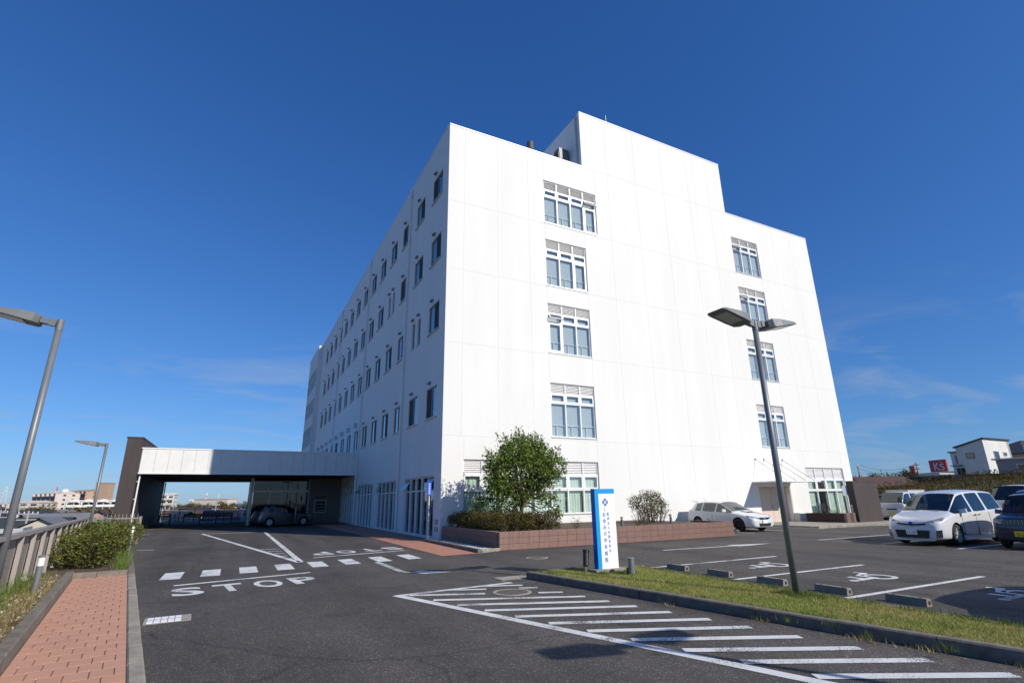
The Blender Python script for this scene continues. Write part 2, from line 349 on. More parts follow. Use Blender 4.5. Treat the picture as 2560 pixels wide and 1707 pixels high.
# dashed crossing bars between the two lanes
for x in (-1.10, -.28, .57, 1.45, 2.33, 3.22, 4.16, 5.10):
    y0 = 15.42 + (x + .6) * .165; mark('crossing_bar', [(x - .21, y0), (x + .21, y0 + .02), (x + .21, y0 + 1.46), (x - .21, y0 + 1.42)])
stripe('stop_line', (-.92, 14.17), (1.92, 14.83), .16); stripe('stop_line', (2.46, 18.57), (5.59, 19.28), .16)
def lettering(name, body, cx, cy, w, h, rz, m='paint', par=None):
    o = link(name, scale_mesh(text_mb(body, 1, m, off=.025), w, h), par or LOT, (cx, cy, Z1), (0, 0, rz)); return o
for i, ch in enumerate('STOP'):
    lettering('stop_letter', ch, -.60 + i * .745, 13.13 + i * .13, .56, 1.12, radians(7))
    lettering('stop_letter', ch, 5.42 - i * .85, 20.35 - i * .16, .62, 1.15, radians(187))
# channelising triangle
stripe('lane_line', (1.90, 36.5), (1.98, 17.5), .17); stripe('lane_line', (-1.37, 36.67), (1.94, 17.42), .17); stripe('lane_line', (-1.30, 36.6), (1.81, 36.4), .17, z=.0045)
for k in range(5):
    y = 18.7 + k * 1.02; xl = 1.94 - (y - 17.42) * .172
    stripe('hatch_bar', (xl + .12, y + .1), (1.80, y + .02), .13, z=.005)
# bent arrow towards the exit
stripe('arrow_shaft', (3.90, 16.2), (3.93, 13.60), .17, 'faded_paint'); stripe('arrow_shaft', (3.93, 13.52), (4.35, 13.2), .19, z=.0048)
mark('arrow_head', [(4.22, 12.98), (4.95, 12.95), (4.40, 13.62), (4.13, 13.45)], z=.0056)
stripe('arrow_shaft', (12.82, 14.1), (15.95, 13.9), .13); mark('arrow_head', [(15.9, 13.62), (17.8, 13.84), (15.9, 14.22)], z=.0045)
stripe('edge_tick', (-3.07, 25.5), (-2.51, 25.42), .14); stripe('edge_tick', (-4.73, 38.2), (-4.08, 38.05), .2)
# hatched area beside the island
stripe('lane_line', (2.90, 10.42), (5.16, 3.46), .17); stripe('lane_line', (2.93, 10.36), (5.42, 10.63), .15, z=.0045)
hl = lambda y: 2.96 + (10.37 - y) * .3228
def bar(ya, xb, yb, xa=None, z=.0052):
    stripe('hatch_bar', (xa if xa else hl(ya) + .12, ya), (xb, yb), .155, z=z)
bar(10.27, 4.39, 9.70); stripe('hatch_bar', (5.28, 9.26), (5.70, 9.07), .15, z=.0052)
stripe('hatch_bar', (3.9, 10.46), (4.62, 10.15), .13, z=.0052); stripe('hatch_bar', (5.22, 9.92), (5.56, 9.78), .13, z=.0052); stripe('hatch_bar', (4.7, 10.52), (5.45, 10.2), .13, z=.0052)
for ya, xb, yb in [(9.58, 5.80, 8.49), (8.95, 5.89, 7.90), (8.30, 6.00, 7.33), (7.66, 6.14, 6.71), (7.02, 6.27, 6.06), (6.38, 6.36, 5.45), (5.74, 6.46, 4.80), (5.08, 6.57, 4.14), (4.45, 6.72, 3.52), (3.78, 6.88, 2.87)]:
    bar(ya, xb, yb)
# stalls beyond the island, stalls of the far rows
for y in (10.9, 8.46, 6.03, 3.60, 1.15): stripe('stall_line', (9.42, y), (14.15, y), .12)
for y in (13.75, 11.45, 9.15, 6.7, 4.25): stripe('stall_line', (20.4, y), (25.4, y), .11)
for x in (21.9, 24.42, 27.15): stripe('stall_line', (x, 17.83), (x, 22.3), .11)
# wheelchair symbols (head towards the stops)
def ring(cx, cy, r0, r1, a0, a1, n=22):
    o = [(cx + r1 * cos(a0 + (a1 - a0) * i / n), cy + r1 * sin(a0 + (a1 - a0) * i / n)) for i in range(n + 1)]
    q = [(cx + r0 * cos(a0 + (a1 - a0) * i / n), cy + r0 * sin(a0 + (a1 - a0) * i / n)) for i in range(n + 1)]
    return o, q
def wheelchair(m, par, M, z=0):
    mb = MB(); o, q = ring(-.07, -.20, .215, .325, radians(100), radians(388))
    for i in range(len(o) - 1): mb.add([(*o[i], z), (*o[i + 1], z), (*q[i + 1], z), (*q[i], z)], [(3, 2, 1, 0)])
    mb.sheet([(-.12 + .085 * cos(2 * pi * i / 14), .62 + .085 * sin(2 * pi * i / 14)) for i in range(14)], z)
    mb.sheet([(-.17, -.09), (-.04, -.09), (-.06, .50), (-.19, .50)], z + .0003)
    mb.sheet([(-.08, .20), (.24, .20), (.24, .32), (-.08, .32)], z); mb.sheet([(-.06, -.09), (.25, -.09), (.25, .02), (-.06, .02)], z + .0006)
    mb.sheet([(.25, .02), (.13, -.04), (.34, -.52), (.46, -.47)], z); mb.sheet([(.36, -.50), (.58, -.44), (.55, -.36), (.37, -.42)], z + .0003)
    mb.xf(M); return part('wheelchair_symbol', mb, m, par)
for y in (9.65, 7.2, 4.78):
    M = Matrix.Translation((12.15, y, Z1)) @ Matrix.Rotation(radians(90), 4, 'Z') @ Matrix.Diagonal((1.05, 1.15, 1, 1))
    wheelchair('paint', LOT, M)
# manholes, grate, cover
def manhole(x, y, r, label):
    t = thing('manhole_cover', label, 'manhole', (x, y, 0))
    part('rim', MB().lathe([(r, 0), (r, .008), (r * .82, .008), (r * .82, .003)], n=32), 'concrete', t)
    mb = MB().lathe([(r * .8, 0), (r * .8, .007), (.001, .007)], n=32)
    for k in range(8):
        a = k * pi / 4 + .2; mb.box(r * .45 * cos(a) - .02, r * .45 * cos(a) + .02, r * .45 * sin(a) - .02, r * .45 * sin(a) + .02, .006, .011)
    part('lid', mb, 'iron', t)
manhole(4.89, 9.57, .37, 'round iron manhole cover with concrete rim in the hatched area')
manhole(8.25, 14.5, .33, 'flat round manhole cover in the road before the ribbed planter')
t = thing('concrete_cover', 'square pale concrete drain cover at the tip of the grass island', 'drain cover', (5.35, 11.0, 0))
part('slab', MB().box(.04, .86, .04, .46, 0, .008), 'concrete', t); part('rim', MB().frame(0, .9, 0, .5, .035, 0, .010).xf(Matrix.Rotation(radians(-90), 4, 'X') @ Matrix.Scale(-1, 4, (0, 0, 1))), 'kerb_stone', t)
t = thing('drain_grate', 'steel drain grate with cross bars set in the asphalt beside the path kerb', 'drain grate', (-.93, 9.98, 0), radians(3))
part('rim', MB().box(-.03, .58, -.03, .5, 0, .005), 'concrete', t)
for k in range(5): part('grate_panel', MB().box(.01 + k * .09, .088 + k * .09, .02, .45, .002, .013), 'louvre', t)
part('grate_bar', MB().box(0, .47, .225, .245, .006, .0145), 'steel', t)

# ---- kerbs: every stone its own piece
KM = {}
def kerb_run(owner, pts, w, h, m, seg=.6, z=0):
    """stones along a polyline, stone to the left of the direction of travel"""
    for a, b in zip(pts, pts[1:]):
        a = Vector(a); b = Vector(b); L = (b - a).length; n = max(1, round(L / seg)); l = L / n; d = (b - a) / L
        key = (round(l, 3), w, h, m)
        if key not in KM:
            c = .018; g = .004
            prof = [(0, 0), (w, 0), (w, h - c), (w - c, h), (c, h), (0, h - c)]
            mb = MB(); k = len(prof); mb.add([(g, y, zz) for y, zz in prof] + [(l - g, y, zz) for y, zz in prof], [tuple(range(k)), tuple(range(k, 2 * k))[::-1]] + [(i, k + i, k + (i + 1) % k, (i + 1) % k) for i in range(k)])
            KM[key] = mb.mesh('kerb_stone', m)
        for i in range(n):
            q = a + d * l * i; link('kerb_stone', KM[key], owner, (q.x + random.uniform(-.004, .004), q.y + random.uniform(-.004, .004), z - random.uniform(0, .006)), (0, 0, math.atan2(d.y, d.x) + random.uniform(-.004, .004)))
# footpath of salmon tiles
PATH = struct('footpath', MB().prism([pp(-9, 0), pp(9.45, 0), pp(9.45, 1.0), pp(-9, 1.0)], 0, .092), 'joint_sand')
tm = MB(); c = .004
tm.add([(0, 0, 0), ((.3015), 0, 0), ((.3015), .189, 0), (0, .189, 0), (0, 0, .016), ((.3015), 0, .016), ((.3015), .189, .016), (0, .189, .016), (c, c, .02), ((.3015 - c), c, .02), ((.3015 - c), .189 - c, .02), (c, .189 - c, .02)],
       [(0, 1, 5, 4), (1, 2, 6, 5), (2, 3, 7, 6), (3, 0, 4, 7), (4, 5, 9, 8), (5, 6, 10, 9), (6, 7, 11, 10), (7, 4, 8, 11), (8, 9, 10, 11)])
tm2 = MB(); tm2.v = [(x, y * .47 if y > .1 else y, z) for x, y, z in tm.v]; tm2.f = tm.f
TM, TM2 = tm.mesh('paving_tile', 'brick_tile'), tm2.mesh('paving_tile', 'brick_tile')
pang = math.atan2(PD.y, PD.x)
for i in range(-9, 31):
    s = i * .3025 + .1; off = (i % 2) * .1
    ws = [(off + k * .2, TM) for k in range(5 if not off else 4)] + ([(0, TM2), (.9, TM2)] if off else [])
    for w_, me in ws:
        x, y = pp(s, w_ + .003); link('paving_tile', me, PATH, (x, y, .082 + random.uniform(-.0006, .0006)), (0, 0, pang))
KR = struct('path_kerb', MB().prism([pp(-9, -.14), pp(9.6, -.14), pp(9.6, -.01), pp(-9, -.01)], -.02, .06), 'old_kerb')
kerb_run(KR, [pp(-9, -.155), pp(9.6, -.155)], .15, .105, 'kerb_stone', .9)
KL = struct('bed_kerb', MB().prism([pp(-9, 1.02), pp(9.6, 1.02), pp(9.6, 1.13), pp(-9, 1.13)], 0, .1), 'old_kerb')
kerb_run(KL, [pp(-9, 1.005), pp(9.62, 1.005)], .15, .26, 'old_kerb', .6)
kerb_run(KL, [pp(9.47, -.0), pp(9.47, 1.15)][::-1], .15, .22, 'old_kerb', .6)
kerb_run(KR, [pp(9.62, -.15), pp(20, -.12), (-4.8, 36.0), (-5.6, 42.2)], .15, .13, 'old_kerb', .6)
# planting bed between path and fence, and beyond the end of the path
bed = struct('planting_bed', MB().prism([pp(-9, 1.16), pp(9.62, 1.16), pp(9.62, 0), pp(20, .02), (-4.95, 36), (-6.4, 36), (-5.3, 28.5), pp(-9, 2.55)], -.05, .10), 'soil')
# paving along the shaded side of the hospital, raised walk by the side door
struct('side_pavement', MB().prism([(6.05, 16.72), (7.46, 16.86), (7.6, 22.9), (8.21, 22.98), (8.21, 48.5), (5.6, 48.5), (6.1, 30)], 0, .006), 'red_paving')
KP = struct('planter_kerb', MB().prism([(7.50, 16.92), (8.2, 17.2), (8.2, 22.9), (7.64, 22.9)], 0, .05), 'concrete')
kerb_run(KP, [(7.61, 22.9), (7.50, 16.86)][::-1], .13, .12, 'old_kerb', .9)
kerb_run(KP, [(7.52, 16.86), (8.3, 17.13)], .13, .10, 'kerb_stone', .8)
rng = np.random.default_rng(3)
n = 1500; gx = rng.uniform(7.65, 8.15, n); gy = rng.uniform(17.2, 22.8, n)
V = []; F = []
for i in range(n):
    r = random.uniform(.012, .028); b = len(V); x, y = gx[i], gy[i]
    V += [(x - r, y, .06), (x, y - r, .055), (x + r, y, .06), (x, y + r, .065), (x, y, .06 + r), (x, y, .045)]
    F += [(b, b + 1, b + 4), (b + 1, b + 2, b + 4), (b + 2, b + 3, b + 4), (b + 3, b, b + 4)]
o = link('gravel', npmesh('gravel', np.array(V), np.array(F), 'gravel')); o['kind'] = 'stuff'; tag(o, 'white gravel strip between the planter wall and its kerb', 'gravel')
WALK = struct('side_walk', MB().prism([(27.4, 18.35), (30.4, 18.3), (33.0, 17.75), (40.0, 17.6), (40.0, 22.98), (27.4, 22.98)], 0, .10), 'concrete')
kerb_run(WALK, [(27.2, 22.9), (27.25, 18.2), (30.4, 18.14), (33.0, 17.6), (40.0, 17.45)], .15, .115, 'kerb_stone', .8)
# ---- grass island
isl = [(5.95, 10.95), (7.35, 2.6), (8.3, -3.0), (9.3, -3.0), (9.3, 11.05), (7.4, 11.3)]
ins = [(6.12, 10.86), (7.5, 2.62), (8.42, -2.9), (9.17, -2.9), (9.17, 10.92), (7.4, 11.15)]
KI = struct('island_kerb', MB().prism([(6.0, 10.92), (7.4, 2.62), (8.35, -2.95), (9.25, -2.95), (9.25, 11.0), (7.4, 11.26)], -.02, .02), 'soil')
kerb_run(KI, [isl[0], isl[1], isl[2]], .14, .15, 'old_kerb', 1.0)
kerb_run(KI, [isl[3], isl[4]], .12, .035, 'old_kerb', 1.0); kerb_run(KI, [isl[4], isl[5]], .12, .06, 'old_kerb', .9); kerb_run(KI, [isl[5], isl[0]], .12, .12, 'old_kerb', .9)
zi = lambda x: .125 - (x - 6.1) * .031
gi = MB(); gi.add([(x, y, 0) for x, y in ins] + [(x, y, zi(x)) for x, y in ins], [tuple(range(6, 12))] + [(i, (i + 1) % 6, 6 + (i + 1) % 6, 6 + i) for i in range(6)]); struct('grass_island', gi, 'turf')
def in_poly(P, poly):
    x, y = P[:, 0], P[:, 1]; r = np.zeros(len(P), bool); j = len(poly) - 1
    for i in range(len(poly)):
        (xi, yi), (xj, yj) = poly[i], poly[j]
        r ^= ((yi > y) != (yj > y)) & (x < (xj - xi) * (y - yi) / (yj - yi + 1e-12) + xi); j = i
    return r
P = np.stack([rng.uniform(5.9, 9.3, 150000), rng.uniform(.8, 11.3, 150000), np.full(150000, .118)], 1); P = P[in_poly(P, ins)]; P[:, 2] = .12 - (P[:, 0] - 6.1) * .031
o = link('lawn_grass', blade_mesh('lawn_grass', P, .038, .009, 'grass_blade', rng, 1.0)); o['kind'] = 'stuff'; tag(o, 'short dry yellow-green grass covering the kerbed island', 'grass')
Q = []
for _ in range(330):      # longer tufts along the edges, the lamp and the sign
    k = random.random()
    if k < .36: y = random.uniform(1, 11); c0 = (9.16 + random.uniform(-.09, .03), y)
    elif k < .62: f = random.random(); c0 = (6.16 + f * 1.45 + random.uniform(-.04, .05), 10.8 - f * 8.6)
    elif k < .78: c0 = (8.72 + random.gauss(0, .16), 6.4 + random.gauss(0, .2))
    elif k < .90: c0 = (7.7 + random.uniform(-.45, .5), 10.1 + random.uniform(-.2, .1))
    else: c0 = (random.uniform(6.6, 9.1), random.uniform(2, 11))
    nb = random.randint(12, 30); Q.append(np.stack([rng.normal(c0[0], .035, nb), rng.normal(c0[1], .06, nb), np.full(nb, .115 - (c0[0] - 6.1) * .031)], 1))
o = link('grass_tufts', blade_mesh('grass_tufts', np.concatenate(Q), .085, .010, 'tuft_blade', rng, .8)); o['kind'] = 'stuff'; tag(o, 'longer green grass tufts along the island edges and round the lamp base', 'grass')
Q = []
for c0, nb, sd in [((6.83, 5.62), 60, .06), ((7.02, 4.3), 90, .09), ((7.12, 3.75), 60, .08), ((6.5, 7.1), 26, .04), ((7.3, 2.9), 50, .07)]:
    Q.append(np.stack([rng.normal(c0[0] - .05, sd * .6, nb), rng.normal(c0[1], sd * 1.6, nb), np.zeros(nb)], 1))
o = link('kerb_weeds', blade_mesh('kerb_weeds', np.concatenate(Q), .06, .01, 'straw', rng, 1.2)); o['kind'] = 'stuff'; tag(o, 'small weeds rooted where the island kerb meets the asphalt', 'weeds')
# ---- wheel stops
ws = MB(); prof = [(0, 0), (.16, 0), (.135, .115), (.025, .115)]
ws.add([(x, 0, z) for x, z in prof] + [(x, .6, z) for x, z in prof], [(0, 1, 2, 3), (7, 6, 5, 4), (0, 4, 5, 1), (1, 5, 6, 2), (2, 6, 7, 3), (3, 7, 4, 0)])
WSM = ws.mesh('wheel_stop', 'old_concrete'); bolt = MB().lathe([(.028, 0), (.028, .004), (.02, .004), (.02, .001), (.001, .001)], n=10).mesh('bolt_hole', 'black')
stops = [(9.66, 9.96, 'concrete wheel stop nearest the sign, first of the row'), (9.68, 8.70, 'second concrete wheel stop from the sign'), (9.66, 7.38, 'concrete wheel stop just left of the double lamp pole'), (9.68, 6.16, 'concrete wheel stop just right of the double lamp pole'), (9.70, 4.95, 'concrete wheel stop farthest right along the grass island')]
for x, y, lb in stops:
    o = tag(link('wheel_stop', WSM, None, (x, y, .001)), lb, 'wheel stop', 'wheel stops along the grass island')
    for yy in (.1, .5): link('bolt_hole', bolt, o, (.08, yy, .114))
    e = link('bolt_hole', bolt, o, (.085, -.001, .055), (radians(90), 0, 0))
tag(link('wheel_stop', WSM, None, (21.55, 18.55, .001), (0, 0, radians(-40))), 'concrete wheel stop lying in front of the parked white hatchback', 'wheel stop')

# ================================================================== HOSPITAL
HO = thing('hospital_building', 'white five-storey hospital with rows of windows, rooftop block and entrance canopy', 'hospital', (BX, BY, 0))
# faces are drawn in a local frame: x along the face, y = depth inwards (0 = outer skin), z up
MF = Matrix.Identity(4)                                                     # front: x = u, y = inwards
ML = Matrix(((0, 1, 0, 0), (-1, 0, 0, 0), (0, 0, 1, 0), (0, 0, 0, 1)))      # side: drawn with x = -v, y = inwards (+u)
PANEL = {}
def panel_mesh(w, h, m):
    key = (round(w, 3), round(h, 3), m)
    if key not in PANEL:
        g, c, d, T = .0008, .006, .005, .16; mb = MB()
        mb.add([(g, d, g), (w - g, d, g), (w - g, d, h - g), (g, d, h - g), (c, 0, c), (w - c, 0, c), (w - c, 0, h - c), (c, 0, h - c), (g, T, g), (w - g, T, g), (w - g, T, h - g), (g, T, h - g)],
               [(4, 5, 6, 7), (0, 1, 5, 4), (1, 2, 6, 5), (2, 3, 7, 6), (3, 0, 4, 7), (0, 8, 9, 1), (1, 9, 10, 2), (2, 10, 11, 3), (3, 11, 8, 0), (8, 11, 10, 9)])
        me = mb.mesh('wall_panel', [m, 'joint'])
        for i, p in enumerate(me.polygons): p.material_index = 1 if i in (1, 2, 3, 4) else 0
        PANEL[key] = me
    return PANEL[key]
def facade(owner, rows, cols, openings, m, rz, conv):
    for z0, z1 in zip(rows, rows[1:]):
        op = [o for o in openings if o[2] < z1 - .01 and o[3] > z0 + .01]
        xs = sorted({round(c, 3) for c in cols} | {round(c, 3) for o in op for c in o[:2]})
        xs = [x for i, x in enumerate(xs) if not any(abs(x - e) < .22 and x not in [round(c, 3) for o in op for c in o[:2]] for o in op for e in o[:2])]
        xs = [x for x in xs if not any(o[0] + .01 < x < o[1] - .01 for o in op)]
        for a, b in zip(xs, xs[1:]):
            hit = [o for o in op if o[0] <= a + .02 and o[1] >= b - .02]
            segs = [(z0, z1)]
            if hit: segs = [(z0, max(z0, hit[0][2])), (min(z1, hit[0][3]), z1)]
            for s0, s1 in segs:
                if s1 - s0 > .03: link('wall_panel', panel_mesh(b - a, s1 - s0, m), owner, conv(a, b, s0), (0, 0, rz))
ROWS = [0, 4.56, 9.12, 13.07, 17.0, 21.76]
BW, BL = 30.97, 48.0
# ---- front openings: (u0, u1, z0, z1)
f_win = [(5.95, 9.75, 17.12, 19.95), (5.95, 8.77, 13.17, 16.02), (5.95, 8.77, 9.24, 12.07), (5.95, 8.77, 4.72, 7.56),
         (21.9, 24.65, 17.12, 19.9), (21.9, 24.65, 13.17, 15.95), (21.9, 24.65, 9.24, 12.03), (21.9, 24.65, 4.72, 7.5)]
f_open = f_win + [(1.08, 8.75, .95, 3.49), (20.95, 24.0, .0, 2.28), (25.85, 30.0, .12, 3.46)]
FR = part('front_facade', MB().box(0, 8.86, -.02, .30, 21.755, 21.83).box(21.68, BW, -.02, .30, 21.755, 21.83).box(8.86, 21.68, -.02, .30, 25.905, 25.98), 'white_metal', HO)
facade(FR, ROWS, [0, .93, 2.92, 4.9, 5.95, 8.77, 10.82, 13.2, 15.65, 18.1, 20.1, 21.9, 24.65, 26.6, 28.7, BW], f_open, 'white_wall', 0, lambda a, b, z: (a, 0, z))
facade(FR, [21.76, 25.9], [8.86, 10.82, 13.2, 15.65, 18.1, 20.1, 21.68], [], 'white_wall', 0, lambda a, b, z: (a, 0, z))
# ---- side openings, x = -v so that x runs left to right seen from outside
ZW = [(5.58, 7.14), (10.07, 11.64), (14.03, 15.6), (17.98, 19.53)]
l_win, l_slit = [], []
for fl, (z0, z1) in enumerate(ZW):
    for k in range(14):
        v = .95 + 3.14 * k
        if (fl == 1 and k == 1) or (fl == 2 and k == 3): l_slit += [(fl, v, v + .58, z0, z1), (fl, v + 1.08, v + 1.66, z0, z1)]
        else: l_win.append((fl, k, v, v + 1.64, z0, z1))
shop = [(1.0, 5.9), (7.35, 12.2), (13.6, 18.5), (19.85, 24.7)]
l_open = [(-b, -a, z0, z1) for _, _, a, b, z0, z1 in l_win] + [(-b, -a, z0, z1) for _, a, b, z0, z1 in l_slit] + [(-b, -a, .04, 2.8) for a, b in shop]
SF = part('side_facade', MB().box(-.02, .3, .3, BL, 21.755, 21.83), 'white_metal', HO)
lc = [-BL] + [-(.95 + 3.14 * k + d) for k in range(15) for d in (0, 1.64)] + [0]
facade(SF, ROWS, [c for c in lc if c > -BL - .1], l_open, 'stained_wall', radians(-90), lambda a, b, z: (0, -a, z))
# inner structure: slabs, core, rear and right walls
sh = MB()
for z in (4.2, 8.76, 12.71, 16.64, 20.5): sh.box(.18, BW - .1, .18, BL - .1, z, z + .32)
sh.box(.18, BW - .1, .18, BL - .1, .01, .05); sh.box(4.6, BW - 5, 6.0, BL - 3, .05, 20.5)
part('floor_slabs', sh, 'interior', HO)
part('rear_wall', MB().box(BW - .16, BW - .004, .17, BL, 0, 21.76).box(.17, BW - .17, BL - .16, BL, 0, 21.76), 'white_wall', HO)
pt = MB().box(8.875, 9.1, .17, 12, 20.9, 25.9).box(21.45, 21.67, .17, 12, 20.9, 25.9).box(9.1, 21.45, 11.8, 12, 20.9, 25.9).box(9.1, 21.45, .2, 11.8, 25.3, 25.5)
part('rooftop_block', pt, 'stained_wall', HO)
rp_ = MB().tube((8.80, .35, 21.9), (8.80, .35, 25.8), .05, 8)
for z in (22.4, 23.6, 24.8): rp_.box(8.74, 8.88, .31, .39, z, z + .04)
part('downpipe', rp_, 'aluminium', HO, smooth=False)
part('flue', MB().tube((6.0, 1.5, 20.8), (6.0, 1.5, 23.2), .12, 12).tube((6.0, 1.5, 23.05), (6.0, 1.5, 23.62), .21, 14), 'iron', HO)
fl = part('roof_equipment', MB().box(8.0, 8.75, 1.2, 1.8, 22.95, 23.75), 'lamp_head', HO)
part('bracket', MB().box(8.1, 8.25, 1.35, 1.65, 20.8, 22.95).box(7.9, 8.02, 1.18, 1.82, 22.9, 23.4), 'iron', fl)
part('antenna', MB().tube((12.35, 1.5, 25.3), (12.35, 1.5, 28.1), .025, 6).tube((12.35, 1.5, 28.1), (12.35, 1.5, 28.6), .008, 5), 'steel', HO)

# ---- a window of the front: louvres, awning light, tall pane in each bay
SL = {}
def slat_mesh(w):
    k = round(w, 3)
    if k not in SL: SL[k] = MB().add([(0, 0, 0), (w, 0, 0), (w, .05, .045), (0, .05, .045), (0, .004, -.006), (w, .004, -.006), (w, .054, .039), (0, .054, .039)], [(0, 1, 2, 3), (7, 6, 5, 4), (0, 4, 5, 1), (3, 2, 6, 7)]).mesh('louvre_slat', 'louvre')
    return SL[k]
def front_window(u0, u1, z0, z1, nb, lou, tr, casement=(), opened=(), curtain=None, rails=True, ys=.07):
    """lou: louvre height, tr: awning-light height"""
    f = .05; mb = MB().frame(u0 + .004, u1 - .004, z0 + .004, z1 - .004, f, ys, ys + .1); bw = (u1 - u0) / nb
    zl = z1 - lou; zt = zl - tr
    for k in range(1, nb): mb.box(u0 + bw * k - .035, u0 + bw * k + .035, ys - .012, ys + .095, z0 + f, z1 - f)
    for k in range(nb):
        a, b = u0 + bw * k + .036, u0 + bw * (k + 1) - .036
        mb.box(a, b, ys + .004, ys + .09, zl - .03, zl + .03); mb.box(a, b, ys + .002, ys + .09, zt - .05, zt + .03)
    w = part('window', mb, 'white_metal', HO)
    part('sill', MB().box(u0 - .03, u1 + .03, -.035, ys, z0 - .045, z0 + .002), 'aluminium', w)
    for k in range(nb):
        a, b = u0 + bw * k + .036, u0 + bw * (k + 1) - .036
        ns = int(lou / .085)
        for i in range(ns): link('louvre_slat', slat_mesh(b - a), w, (a, ys + .01, zl + .035 + i * (lou - .07) / ns))
        part('louvre_back', MB().box(a, b, ys + .085, ys + .1, zl + .03, z1 - f), 'louvre', w)
        # awning light
        sf = MB().frame(a + .003, b - .003, zt + .033, zl - .033, .07, ys - .01, ys + .04)
        if k in opened:
            M = Matrix.Translation((0, ys, zl - .03)) @ Matrix.Rotation(radians(-38), 4, 'X') @ Matrix.Translation((0, -ys, -zl + .03)); sf.xf(M)
        s = part('awning_light', sf, 'white_metal', w)
        gp = MB().box(a + .07, b - .07, ys + .012, ys + .02, zt + .10, zl - .10)
        if k in opened: gp.xf(M)
        part('pane', gp, 'window_glass', w)
        ext = .12 if k in casement else .012
        if k in casement:
            part('casement', MB().frame(a + .003, b - .003, z0 + f + .003, zt - .053, .11, ys - .01, ys + .045), 'white_metal', w)
        part('pane', MB().box(a + ext - .006, b - ext + .006, ys + .02, ys + .028, z0 + f + ext - .006, zt - .05 - ext + .006), 'window_glass', w)
        if curtain:
            cb = MB(); x = a; j = 0
            while x < b - .02:
                x2 = min(b, x + random.uniform(.07, .11)); yy = ys + .16 + (j % 2) * .035
                cb.add([(x, yy, z0 + .05), (x2, yy + (.035 if j % 2 == 0 else -.035), z0 + .05), (x2, yy + (.035 if j % 2 == 0 else -.035), zl - .05), (x, yy, zl - .05)], [(0, 1, 2, 3)]); x = x2; j += 1
            if random.random() > .12: part('curtain', cb, curtain, w)
    if rails:
        part('blind', MB().box(u0 + .02, u1 - .02, ys + .15, ys + .16, z0 - .05, zl), 'blind', w)
        rl = MB(); zr = z0 + .62
        for k in range(nb): rl.tube((u0 + bw * (k + .42), ys + .09, z0 - .1), (u0 + bw * (k + .42), ys + .09, zr), .022, 6)
        rl.tube((u0, ys + .09, zr), (u1, ys + .09, zr), .02, 6); part('handrail', rl, 'white_metal', w)
    return w
front_window(*f_win[0], 4, .58, .46, (3,), (3,)); front_window(*f_win[1], 3, .58, .46, (2,)); front_window(*f_win[2], 3, .55, .5, (0,), (0,)); front_window(*f_win[3], 3, .55, .5)
front_window(*f_win[4], 3, .5, .48, (), (0,)); front_window(*f_win[5], 3, .5, .48, (), (0,)); front_window(*f_win[6], 3, .5, .48); front_window(*f_win[7], 3, .5, .48)
front_window(1.08, 8.75, .95, 3.49, 8, .66, .72, curtain='green_curtain', rails=False)
front_window(25.85, 30.0, .12, 3.46, 4, .74, .75, curtain='green_curtain', rails=False)
# ---- recessed service door and its cable-hung canopy
d = part('service_door', MB().box(20.96, 23.99, .35, .40, 0, 2.27), 'beige_door', HO)
part('door_leaf', MB().box(21.3, 22.45, .32, .349, .02, 2.12), 'beige_door', d); part('door_leaf', MB().box(22.47, 23.6, .32, .349, .02, 2.12), 'beige_door', d)
part('door_handle', MB().box(22.36, 22.40, .28, .31, .95, 1.12), 'steel', d)
part('jamb', MB().box(20.93, 20.99, .02, .35, 0, 2.27).box(23.96, 24.02, .02, .35, 0, 2.27).box(20.99, 23.96, .02, .35, 2.23, 2.30), 'white_metal', d)
dc = part('door_canopy', MB().box(20.45, 24.15, -2.06, .0, 2.46, 2.53), 'white_metal', HO)
for u in (21.03, 21.83, 22.76, 23.62):
    part('tie_rod', MB().tube((u, -2.0, 2.53), (u, -.02, 3.90), .016, 6), 'steel', dc); part('anchor', MB().box(u - .04, u + .04, -.04, 0, 3.85, 3.97), 'steel', dc)
# ---- windows of the shaded side: two sashes, one dark screen
def wbox(mb, v0, v1, d0, d1, z0, z1): return mb.box(d0, d1, v0, v1, z0, z1)
def lframe(v0, v1, z0, z1, w, d0, d1):
    mb = MB(); mb.box(d0, d1, v0, v1, z1 - w, z1).box(d0, d1, v0, v1, z0, z0 + w).box(d0, d1, v0, v0 + w, z0 + w, z1 - w).box(d0, d1, v1 - w, v1, z0 + w, z1 - w); return mb
dark_near = {(3, 1), (3, 3), (2, 0), (2, 1), (1, 0), (1, 2), (1, 3), (0, 2), (0, 3), (0, 5)}
proto = {}
for side in (0, 1):
    fr_ = lframe(.004, 1.636, .004, 1.55, .035, .09, .17); wbox(fr_, .80, .84, .085, .165, .04, 1.51)
    w = link('window', fr_.mesh('window', 'bronze_frame'), HO)
    a, b = ((.84, 1.60), (.04, .80)) if side == 0 else ((.04, .80), (.84, 1.60))
    part('insect_screen', MB().box(.105, .11, a[0], a[1], .04, 1.51), 'screen', w); part('pane', MB().box(.12, .128, b[0], b[1], .04, 1.51), 'window_glass', w)
    part('curtain', MB().box(.24, .25, 0, 1.64, 0, 1.55), 'curtain', w); part('sill', MB().box(-.05, .09, -.06, 1.70, -.04, .004), 'aluminium', w)  # backing sheet, coloured dark like an unlit room
    proto[side] = w
hood = MB().add([(-.02, -.11, .1), (-.02, .11, .1), (-.16, .11, .03), (-.16, -.11, .03), (-.02, -.11, -.05), (-.02, .11, -.05), (-.16, .11, -.05), (-.16, -.11, -.05)], [(0, 3, 2, 1), (2, 3, 7, 6), (0, 4, 7, 3), (1, 2, 6, 5)]).mesh('vent_hood', 'grey_post')
bigh = MB().box(-.30, 0, -.2, .2, -.12, .22).mesh('vent_hood', 'aluminium')
